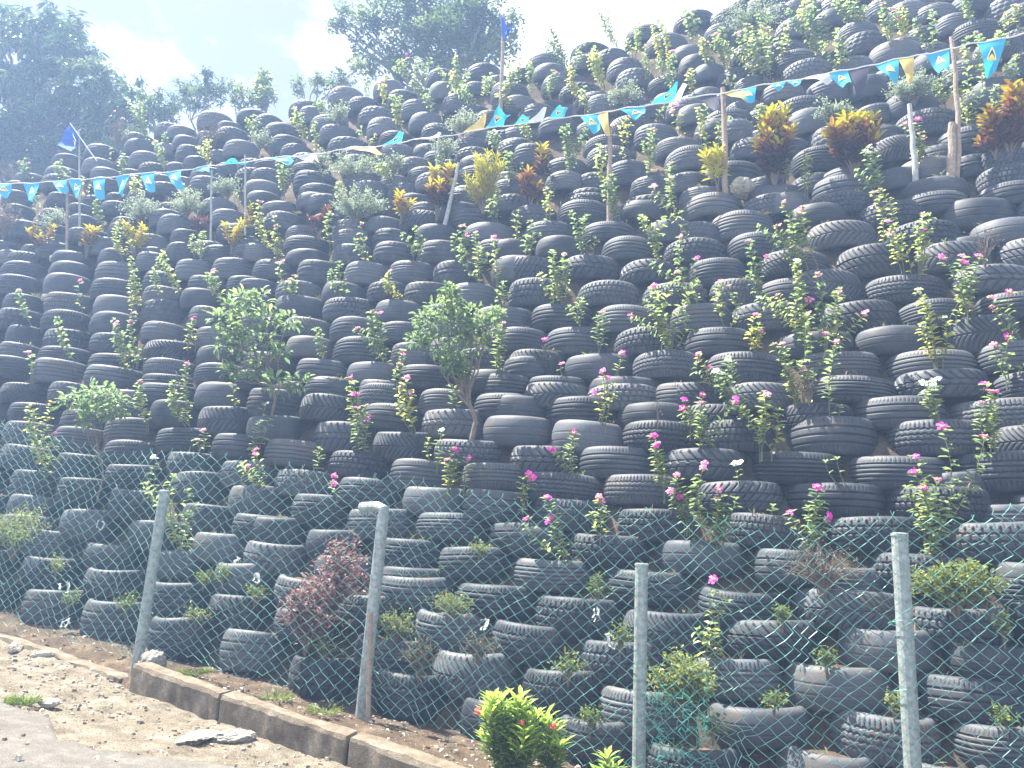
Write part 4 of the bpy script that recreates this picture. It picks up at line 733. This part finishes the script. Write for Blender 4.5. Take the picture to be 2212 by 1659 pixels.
clump('yellow_green_shrub', 2065, 1318, 1212, 200, 'yellow_leaf', 'wide yellow-green bush right of the pale post', 'shrub', n=2000, leaf=.046, twigs=40, off=-.05)
clump('dry_shrub', 1780, 1275, 1165, 175, 'dry_leaf', 'dry brown twiggy bush under the magenta periwinkle by the mesh', 'shrub', n=700, leaf=.024, twigs=70)
clump('dry_shrub', 450, 310, 262, 100, 'dry_leaf', 'dry grey-brown shrub on the upper left tyres', 'shrub', n=420, twigs=60)
clump('dry_shrub', 252, 315, 245, 66, 'dry_leaf', 'dry brown shrub with a few red flowers', 'shrub', n=500, twigs=46, flowers=((246, 240, 'r'), (238, 250, 'r'), (262, 255, 'r')))
clump('dry_shrub', 14, 398, 340, 46, 'dry_leaf', 'dry brown shrub at the left edge', 'shrub', n=420, twigs=36)
clump('dry_shrub', 5, 520, 425, 66, 'dry_leaf', 'dry arching grass-like clump at the left edge below the string', 'shrub', n=160, leaf=.09, twigs=30)
clump('dry_shrub', 2127, 566, 470, 74, 'dry_leaf', 'bare dry twigs with few leaves at the right, above a chevron tyre', 'shrub', n=40, twigs=16, off=.0)
clump('dry_shrub', 1420, 912, 832, 22, 'dry_leaf', 'two bare brown twigs in a tyre right of the round magenta plant', 'shrub', n=10, twigs=4, off=.0)
clump('dry_shrub', 1748, 862, 800, 70, 'dry_leaf', 'bunch of bare stems under the tallest pink periwinkles', 'shrub', n=30, twigs=14, off=.0)
clump('withered_shrub', 905, 1455, 1375, 100, 'dark_dry', 'withered dark weed filling a low tyre right of the wooden stake', 'weed', n=420, leaf=.028, twigs=40, off=.02)
clump('withered_shrub', 1035, 1425, 1360, 95, 'dark_dry', 'withered weed in a low tyre below the torn white rag', 'weed', n=380, leaf=.026, twigs=40, off=.02)
clump('weed_clump', 855, 1378, 1312, 105, 'yellow_leaf', 'yellowish weeds right of the bent-top post', 'weed', n=700, leaf=.03, twigs=40)
clump('weed_clump', 975, 1330, 1285, 115, 'yellow_leaf', 'low yellowish weeds under the torn white rag', 'weed', n=600, leaf=.03, twigs=36)
WG = 'weeds sprouting from the lower tyres'
for x, yb, yt, w, m, lab in ((272, 1322, 1286, 62, 'grass', 'small weeds in a tyre left of the leaning post'), (425, 1342, 1316, 62, 'yellow_leaf', 'weeds in a low tyre just right of the leaning post'), (550, 1298, 1262, 50, 'grass', 'green weeds in a tyre left of the maroon shrub'), (440, 1262, 1236, 56, 'grass', 'weeds between tyres left of the white scrap'),
     (1228, 1462, 1410, 88, 'grass', 'green weeds in the tyre above the bright balsam'), (1035, 1198, 1176, 62, 'yellow_leaf', 'yellow weeds in a tyre right of the bent-top post'), (700, 1420, 1368, 92, 'grass', 'dark green weeds under the maroon shrub'), (1690, 1345, 1315, 40, 'grass', 'two-leaved weed behind the mesh left of the pale post'),
     (1785, 1442, 1405, 36, 'grass', 'sprig in a gap left of the pale post'), (1930, 1540, 1500, 48, 'yellow_leaf', 'yellow sprig against the pale post'), (1340, 1395, 1355, 62, 'grass', 'weeds left of the short post at mid height'), (1290, 1300, 1230, 36, 'grass', 'thin sprouting weed left of the white curl'), (120, 1240, 1195, 60, 'yellow_leaf', 'weeds under the feathery shrub behind the mesh'),
     (1672, 1530, 1508, 52, 'grass', 'low weed right of the crumpled mesh'), (480, 1262, 1225, 30, 'grass', 'upright sprig above the small weeds'), (150, 1310, 1285, 50, 'grass', 'weeds in a low tyre near the left edge'), (1540, 1590, 1540, 44, 'grass', 'sprig behind the crumpled green mesh'), (2170, 1385, 1320, 36, 'yellow_leaf', 'drooping yellow sprig at the right edge behind mesh'), (1275, 1575, 1530, 34, 'grass', 'sprig between the balsam and the short post'), (2175, 1570, 1540, 36, 'grass', 'sprig in the lowest tyres at the right edge')):
    clump('weed', x, yb, yt, w, m, lab, 'weed', group=WG, n=150, leaf=.036, twigs=14, off=.02)
# maroon shrub behind the mesh: two slanting masses
P = on_bank(660, 1400, -.05); mr = clump('maroon_shrub', 690, 1400, 1225, 150, 'maroon_leaf', 'maroon-leaved shrub leaning behind the mesh left of the bent-top post', 'shrub', n=2300, leaf=.046, twigs=60, lean=.12, P=P)
mr2 = clump('spray', 735, 1330, 1150, 130, 'maroon_leaf', None, None, n=1700, leaf=.046, twigs=46, lean=.15, P=on_bank(715, 1330, -.05))
for ch in list(mr2.children):                              # the upper spray belongs to the same shrub
    ch.parent = mr; ch.matrix_parent_inverse = Matrix.Translation(mr2.location - mr.location)
bpy.data.objects.remove(mr2)

# crotons
def croton(xb, yb, yt, wpx, tint_lo, tint_hi, lab, n=None, leaf=.15, wid=.30, name='croton', off=.05, mat='croton', stem='twig'):
    b = on_bank(xb, yb, off); H = np.linalg.norm(on_q(xb, yt, b @ QV) - b); Wd = wpx / 1659 * px(b)[2]; root = empty(name, b); st, lv = MB(), MB()
    n = n or max(3, int(wpx / 8))
    for k in range(n):
        a = RNG.uniform(-1, 1) if n > 1 else 0; hh = H * RNG.uniform(.45, 1.0) * (1 - .25 * a * a); tip = b + SV * a * Wd * .42 + QV * RNG.uniform(-.5, .2) * Wd * .5 + np.array([0, 0, hh - leaf * .6])
        m = 6; u = np.linspace(0, 1, m)[:, None]; pts = b + (tip - b) * u + RNG.normal(0, .01, (m, 3)); pts[0, 2] -= .1; st.tube(pts, np.linspace(.011, .006, m), 6)
        c = max(16, int(hh / .011)); w = np.sort(RNG.uniform(.22, 1, c)); C = np.stack([np.interp(w * (m - 1), np.arange(m), pts[:, i]) for i in range(3)], 1)
        an = np.arange(c) * 2.4; upw = .55 + 1.4 * (w - .22) ** 2; D = np.stack([np.cos(an), np.sin(an), upw + RNG.normal(0, .12, c)], 1)
        tint = np.clip(tint_lo + (tint_hi - tint_lo) * np.clip((w - .45) / .5, 0, 1) ** 1.3 + RNG.normal(0, .10, c), 0, 1); L = leaf * RNG.uniform(.7, 1.1, c)
        lv.leaves(C, D, np.tile([0, 0, 1.], (c, 1)), L, L * wid, tint, droop=.22)
    st.build('stem', M[stem], root, b); lv.build('foliage', M[mat], root, b); return tag(root, lab, 'croton', 'crotons among the tyres')
for a in ((1045, 450, 322, 104, .86, 1.0, 'yellow croton with fine narrow leaves', 26, .13, .11), (292, 545, 462, 72, .85, 1.0, 'brightest yellow croton, under the round pale shrub', 6, .12, .30), (500, 538, 464, 66, .80, 1.0, 'yellow-green croton left of the thin dark stake', 5, .11, .30), (530, 500, 434, 28, .75, .95, 'slim yellow croton against the thin dark stake', 2, .10, .26), (187, 545, 480, 56, .66, .92, 'orange-yellow croton at the foot of the blue flag stake', 4, .13, .3),
          (85, 548, 476, 80, .42, 1.0, 'dark croton with yellow tops, farthest left', 7, .13, .3), (1551, 405, 300, 66, .9, 1.0, 'yellow croton rosette in front of the straight wooden stake', 2, .20, .24), (1672, 398, 212, 96, .05, .98, 'tall maroon croton with yellow-green tops', 13, .17, .32), (1845, 372, 214, 118, .15, .9, 'big maroon croton with orange and yellow tips', 17, .17, .32), (2182, 330, 170, 100, .35, .8, 'red and orange croton at the right edge', 14, .17, .32),
          (945, 462, 342, 74, .22, 1.0, 'maroon croton with pale yellow tips by the leaning stake', 6, .16, .3), (868, 470, 388, 50, .70, .95, 'orange croton left of the maroon one by the leaning stake', 4, .14, .3), (1168, 398, 292, 52, .06, 1.0, 'slender dark croton with a yellow crown', 3, .17, .28), (1147, 440, 352, 62, .35, .75, 'brown-orange croton below the slender dark one', 5, .15, .3), (690, 505, 436, 66, .22, .42, 'reddish brown croton below the pale mounded shrub', 7, .13, .28), (432, 512, 455, 48, .02, .3, 'small maroon croton beside the thin grey stake', 5, .12, .28), (2150, 330, 280, 62, .3, .7, 'olive and red croton lowest at the right edge', 4, .16, .34)):
    croton(*a)

# broad-leaved saplings
def sapling(name, base, tops, m, lab, leaf=.10, per=34, trunk=.018, off=.02, spread=.11, cat='sapling', group=None, wid=.42, lean_in=.2, fl=(), fork_at=.45):
    b = on_bank(*base, off); root = empty(name, b); st, lv = MB(), MB(); q = b @ QV
    cen = np.mean([on_q(x, y, q) for x, y, r in tops], 0); fork = b + (cen - b) * fork_at + SV * .06
    u = np.linspace(0, 1, 8)[:, None]; tp = b + (fork - b) * u + SV * .05 * np.sin(u * 5) + RNG.normal(0, .006, (8, 3)); tp[0, 2] -= .15; st.tube(tp, np.linspace(trunk, trunk * .7, 8), 7)
    for (x, y, r) in tops:
        T = on_q(x, y, q - lean_in * RNG.uniform(.3, 1.3)); m_ = 8; u = np.linspace(0, 1, m_)[:, None]; s0 = tp[RNG.integers(4, 8)] if fork_at > .2 else tp[RNG.integers(1, 8)]
        pts = s0 + (T - s0) * u + SV * RNG.normal(0, .04) * np.sin(u * 3.14) + np.array([0, 0, -.06]) * np.sin(u * 3.14) + RNG.normal(0, .008, (m_, 3))
        st.tube(pts, np.linspace(trunk * .5, .003, m_), 6); R = r / 1659 * px(T)[2]
        c = int(per * max(1, R / spread)); C = T + rnd_dir(c) * (R * RNG.uniform(.2, 1, c) ** .6)[:, None] * np.array([1, 1, .75]); D = (C - T) + rnd_dir(c) * R * .5 + np.array([0, 0, .2 * R]); L = leaf * RNG.uniform(.6, 1.15, c)
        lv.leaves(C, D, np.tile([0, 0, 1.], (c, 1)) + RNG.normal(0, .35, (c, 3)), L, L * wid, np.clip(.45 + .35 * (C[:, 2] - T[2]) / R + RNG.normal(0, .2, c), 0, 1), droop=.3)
        for j in range(4): st.tube([T - (T - s0) * .10, C[j * 3]], [.003, .0015], 4)
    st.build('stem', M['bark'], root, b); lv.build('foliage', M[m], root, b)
    for (x, y, k, r) in fl: flower(root, on_q(x, y, q - .3), k, r, np.array([0, 0, .5]) - QV)
    return tag(root, lab, cat, group)
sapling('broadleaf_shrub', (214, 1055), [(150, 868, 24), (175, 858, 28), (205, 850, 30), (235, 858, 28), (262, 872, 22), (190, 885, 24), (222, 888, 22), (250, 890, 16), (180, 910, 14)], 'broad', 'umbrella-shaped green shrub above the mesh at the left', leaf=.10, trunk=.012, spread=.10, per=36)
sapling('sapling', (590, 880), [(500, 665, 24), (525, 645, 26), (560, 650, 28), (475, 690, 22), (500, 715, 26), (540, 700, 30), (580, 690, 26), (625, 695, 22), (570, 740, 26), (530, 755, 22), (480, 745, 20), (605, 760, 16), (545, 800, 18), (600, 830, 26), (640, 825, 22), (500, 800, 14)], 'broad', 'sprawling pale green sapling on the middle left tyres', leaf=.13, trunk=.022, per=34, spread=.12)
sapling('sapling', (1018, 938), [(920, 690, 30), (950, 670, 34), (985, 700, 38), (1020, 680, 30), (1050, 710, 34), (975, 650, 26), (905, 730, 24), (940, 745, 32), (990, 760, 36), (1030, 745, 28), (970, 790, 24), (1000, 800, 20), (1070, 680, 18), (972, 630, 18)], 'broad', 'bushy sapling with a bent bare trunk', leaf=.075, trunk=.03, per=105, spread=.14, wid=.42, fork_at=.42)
for a in ((1092, 1690, 1462, 190, 'bright green balsam with red flowers in front of the mesh', 26, -.75, ((1033, 1535, 'r', .028), (1128, 1560, 'r', .016))), (1190, 1690, 1515, 95, 'smaller balsam leaning right of the bright one', 6, -.7, ((1195, 1568, 'r', .022),)), (1310, 1710, 1590, 60, 'smallest balsam, beside the foot of the short post', 4, -.6, ())):
    o = croton(*a[:4], .25, 1.0, a[4], a[5], .125, .23, 'balsam', a[6], mat='balsam', stem='stem'); o['category'] = 'plant'; o['group'] = 'balsams in front of the fence'
    for (x, y, k, r) in a[7]: flower(o, on_q(x, y, np.array(o.location) @ QV - .12), k, r, np.array([0, 0, .5]) - QV)
# ------------------------------------------------------------------ trees behind the ridge
def tree(name, foot, blobs, m, lab, leaf, wid, per, trunk_r, droop=.3, cluster=.30, hang=0.0, cat='tree', group=None, q=None, q_of=None):
    """blobs: (x, y, radius) in picture units, each at its own depth q"""
    q0 = q; b = on_q(*foot, q0); root = empty(name, b); st, lv = MB(), MB()
    top = on_q(blobs[0][0], blobs[0][1], q0); fork = b + (top - b) * .35
    st.tube([b - np.array([0, 0, .5]), (b + fork) / 2 + SV * .08, fork], [trunk_r * 1.2, trunk_r, trunk_r * .8], 9)
    for (x, y, r) in blobs:
        T = on_q(x, y, q0 + RNG.uniform(-.6, .6) * (r / 1659 * 20)); R = r / 1659 * px(T)[2]; m_ = 7; u = np.linspace(0, 1, m_)[:, None]
        pts = fork + (T - fork) * u + np.array([0, 0, -.3 * R]) * np.sin(u * 3.14) + RNG.normal(0, .06, (m_, 3)) * u; st.tube(pts, np.linspace(trunk_r * .5, .015, m_), 6)
        nc = max(3, int(per * (R / .8) ** 2)); c0 = T + rnd_dir(nc) * (R * RNG.uniform(.25, 1, nc) ** .5)[:, None]
        for j in range(0, nc, 5): st.tube([T + (c0[j] - T) * .1, c0[j]], [.012, .004], 4)
        k = 15 if hang else 30; C = np.repeat(c0, k, 0); n = len(C); a = RNG.uniform(0, 6.28, n)
        D = np.stack([np.cos(a), np.sin(a), RNG.uniform(-.9, .35, n) if hang else RNG.uniform(-.4, 1, n)], 1)
        C = C + rnd_dir(n) * (cluster * RNG.uniform(.1, 1, n))[:, None] * (0.45 if hang else 1); L = leaf * RNG.uniform(.65, 1.15, n)
        lv.leaves(C, D, np.tile([0, 0, 1.], (n, 1)) + RNG.normal(0, .3, (n, 3)), L, L * wid, np.clip(np.repeat(np.clip(RNG.uniform(.1, .75) + .3 * (c0[:, 2] - T[2]) / R + RNG.normal(0, .2, nc), 0, 1), k) + RNG.normal(0, .14, n), 0, 1), droop=droop)  # sunlit clump tops and shaded clumps painted in through the leaf tint
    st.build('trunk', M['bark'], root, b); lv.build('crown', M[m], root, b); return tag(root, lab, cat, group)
rg = np.random.default_rng(9)
bl = [(110, 120, 60), (40, 110, 55), (20, 190, 60), (90, 190, 62), (160, 110, 46), (180, 170, 52), (215, 220, 50), (150, 250, 58), (80, 270, 62), (15, 290, 62), (235, 270, 42), (270, 250, 36), (200, 310, 44), (120, 330, 52), (40, 350, 52), (110, 62, 36), (60, 60, 40), (5, 50, 42), (150, 70, 30), (245, 180, 34), (285, 215, 26), (-60, 150, 70), (-70, 280, 70), (-50, 60, 60), (300, 270, 26), (170, 40, 16), (285, 290, 36), (260, 320, 36), (310, 240, 22), (180, 330, 50), (60, 310, 60), (100, 380, 40), (100, 22, 18), (45, 30, 18)]
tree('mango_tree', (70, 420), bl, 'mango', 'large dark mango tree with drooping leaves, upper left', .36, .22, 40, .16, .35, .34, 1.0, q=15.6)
bl = [(960, 70, 56), (900, 50, 50), (1010, 50, 52), (860, 95, 44), (930, 120, 52), (1000, 110, 52), (1050, 80, 46), (790, 60, 34), (760, 40, 24), (830, 25, 38), (900, 5, 44), (980, -5, 48), (1050, 15, 44), (1090, 50, 34), (740, 45, 16), (1085, 105, 34), (850, 150, 34), (800, 140, 26), (960, 165, 40), (1030, 150, 40), (780, 105, 22), (722, 55, 10)]
tree('tree', (960, 330), bl, 'tree', 'tall loose-crowned tree behind the ridge', .135, .46, 52, .14, .15, .30, q=16.2)
for (fx, fy, bl, mm, lab, lf, w) in ((420, 300, [(400, 190, 22), (440, 180, 24), (470, 200, 26), (430, 215, 28), (395, 220, 24), (450, 160, 10)], 'mango', 'spiky dark bush on the ridge left of the tall tree', .12, .3),
        (510, 290, [(520, 205, 22), (500, 190, 14), (530, 225, 26), (555, 205, 16)], 'tree', 'thin green bush on the ridge, second from the mango tree', .11, .34),
        (575, 290, [(572, 165, 10), (565, 190, 16), (585, 195, 14), (575, 215, 22), (570, 178, 8)], 'broad', 'narrow upright plant on the ridge with large leaves', .16, .34),
        (670, 280, [(650, 180, 18), (680, 185, 22), (700, 175, 20), (720, 190, 24), (640, 195, 12), (745, 165, 26), (770, 150, 24)], 'tree', 'low bush on the ridge at the foot of the tall tree', .09, .4),
        (345, 330, [(330, 235, 26), (350, 215, 14), (355, 250, 24), (310, 220, 22), (370, 240, 20), (300, 180, 8)], 'mango', 'green bush against the right side of the mango tree', .13, .36),
        (205, 330, [(200, 330, 24), (240, 320, 26), (280, 300, 26)], 'broad', 'shadowed bush below the mango tree', .13, .36)):
    tree('ridge_bush', (fx, fy), bl, mm, lab, lf * 1.1, w, 70, .03, .2, .16, 0, 'bush', 'bushes along the ridge', q=15.2)

# ------------------------------------------------------------------ labels that say which one
LAND = [('the leaning fence post', 325, 1270), ('the bent-top fence post', 810, 1300), ('the short fence post', 1383, 1420), ('the pale fence post', 1957, 1380), ('the maroon shrub', 705, 1285), ('the bright green balsam', 1090, 1560), ('the narrow-leaved yellow croton', 1045, 390), ('the bent-trunk sapling', 985, 725), ('the umbrella-shaped shrub', 205, 885), ('the sprawling pale sapling', 555, 715),
        ('the buff stone block', 1603, 405), ('the crooked tall stake', 2058, 260), ('the yellow croton rosette', 1551, 345), ('the left blue flag', 150, 300), ('the leaning grey stake', 977, 405), ('the dry bush behind mesh', 1780, 1220), ('the wide yellow-green bush', 2065, 1270), ('the round yellow-green bush', 1470, 1470), ('the brightest yellow croton', 292, 500), ('the pale mounded shrub', 770, 440), ('the big orange-tipped croton', 1845, 290), ('the ridge-top dark flag', 1090, 60), ('the red-orange croton', 2182, 250), ('the feathery left-edge shrub', 30, 1140), ('the bare twig stake', 1970, 300), ('the slender dark croton', 1168, 345), ('the kerb-start concrete lump', 322, 1447), ('the largest blue pennant', 2143, 105), ('the black hanging pennant', 1856, 165)]
ORD = ['nearest', 'second', 'third', 'fourth', 'fifth', 'sixth', 'seventh', 'eighth', 'ninth', 'tenth', 'eleventh', 'twelfth', 'thirteenth', 'fourteenth', 'fifteenth', 'sixteenth', 'seventeenth', 'eighteenth', 'nineteenth', 'twentieth'] + ['farthest'] * 400
def relation(p):
    n, x, y = min(LAND, key=lambda L: (L[1] - p[0]) ** 2 + 1.6 * (L[2] - p[1]) ** 2); dx, dy = p[0] - x, p[1] - y
    side = ('right of' if dx > 0 else 'left of') if abs(dx) > abs(dy) * 1.15 else ('below' if dy > 0 else 'above')
    return n, side, math.hypot(dx, dy)
def label_all(items):
    buckets = {}
    for o, p, look in items:
        n, s, d = relation(p); buckets.setdefault((look, s, n), []).append((d, o))
    for (look, s, n), L in buckets.items():
        for k, (d, o) in enumerate(sorted(L, key=lambda t: t[0])):
            o['label'] = f"{look}, {ORD[k]}{'' if k == 0 else ' nearest'} {s} {n}" if len(L) > 1 else f"{look} {s} {n}"
label_all(TYRE_OBJS)
label_all(PLANTS)

# ------------------------------------------------------------------ added air volume imitating the veil of lens flare
VEIL_DENSITY = 0.008
cubev = [(x, y, z) for z in (-3.5, 21) for x, y in ((-340, -340), (340, -340), (340, 340), (-340, 340))]
mb = MB(); mb.add(cubev, [(0, 3, 2, 1), (4, 5, 6, 7), (0, 1, 5, 4), (1, 2, 6, 5), (2, 3, 7, 6), (3, 0, 4, 7)])
hm = bpy.data.materials.new('flare_veil'); hm.use_nodes = True; hn = hm.node_tree.nodes; hn.remove(hn["Principled BSDF"])
pv = hn.new("ShaderNodeVolumePrincipled"); pv.inputs["Color"].default_value = (.42, .62, 1.0, 1); pv.inputs["Density"].default_value = VEIL_DENSITY; pv.inputs["Anisotropy"].default_value = .15
hm.node_tree.links.new(pv.outputs[0], hn["Material Output"].inputs["Volume"])
if VEIL_DENSITY: tag(mb.build('flare_veil', hm), 'added bluish volume imitating the lens flare veil', 'flare_veil', kind='stuff')
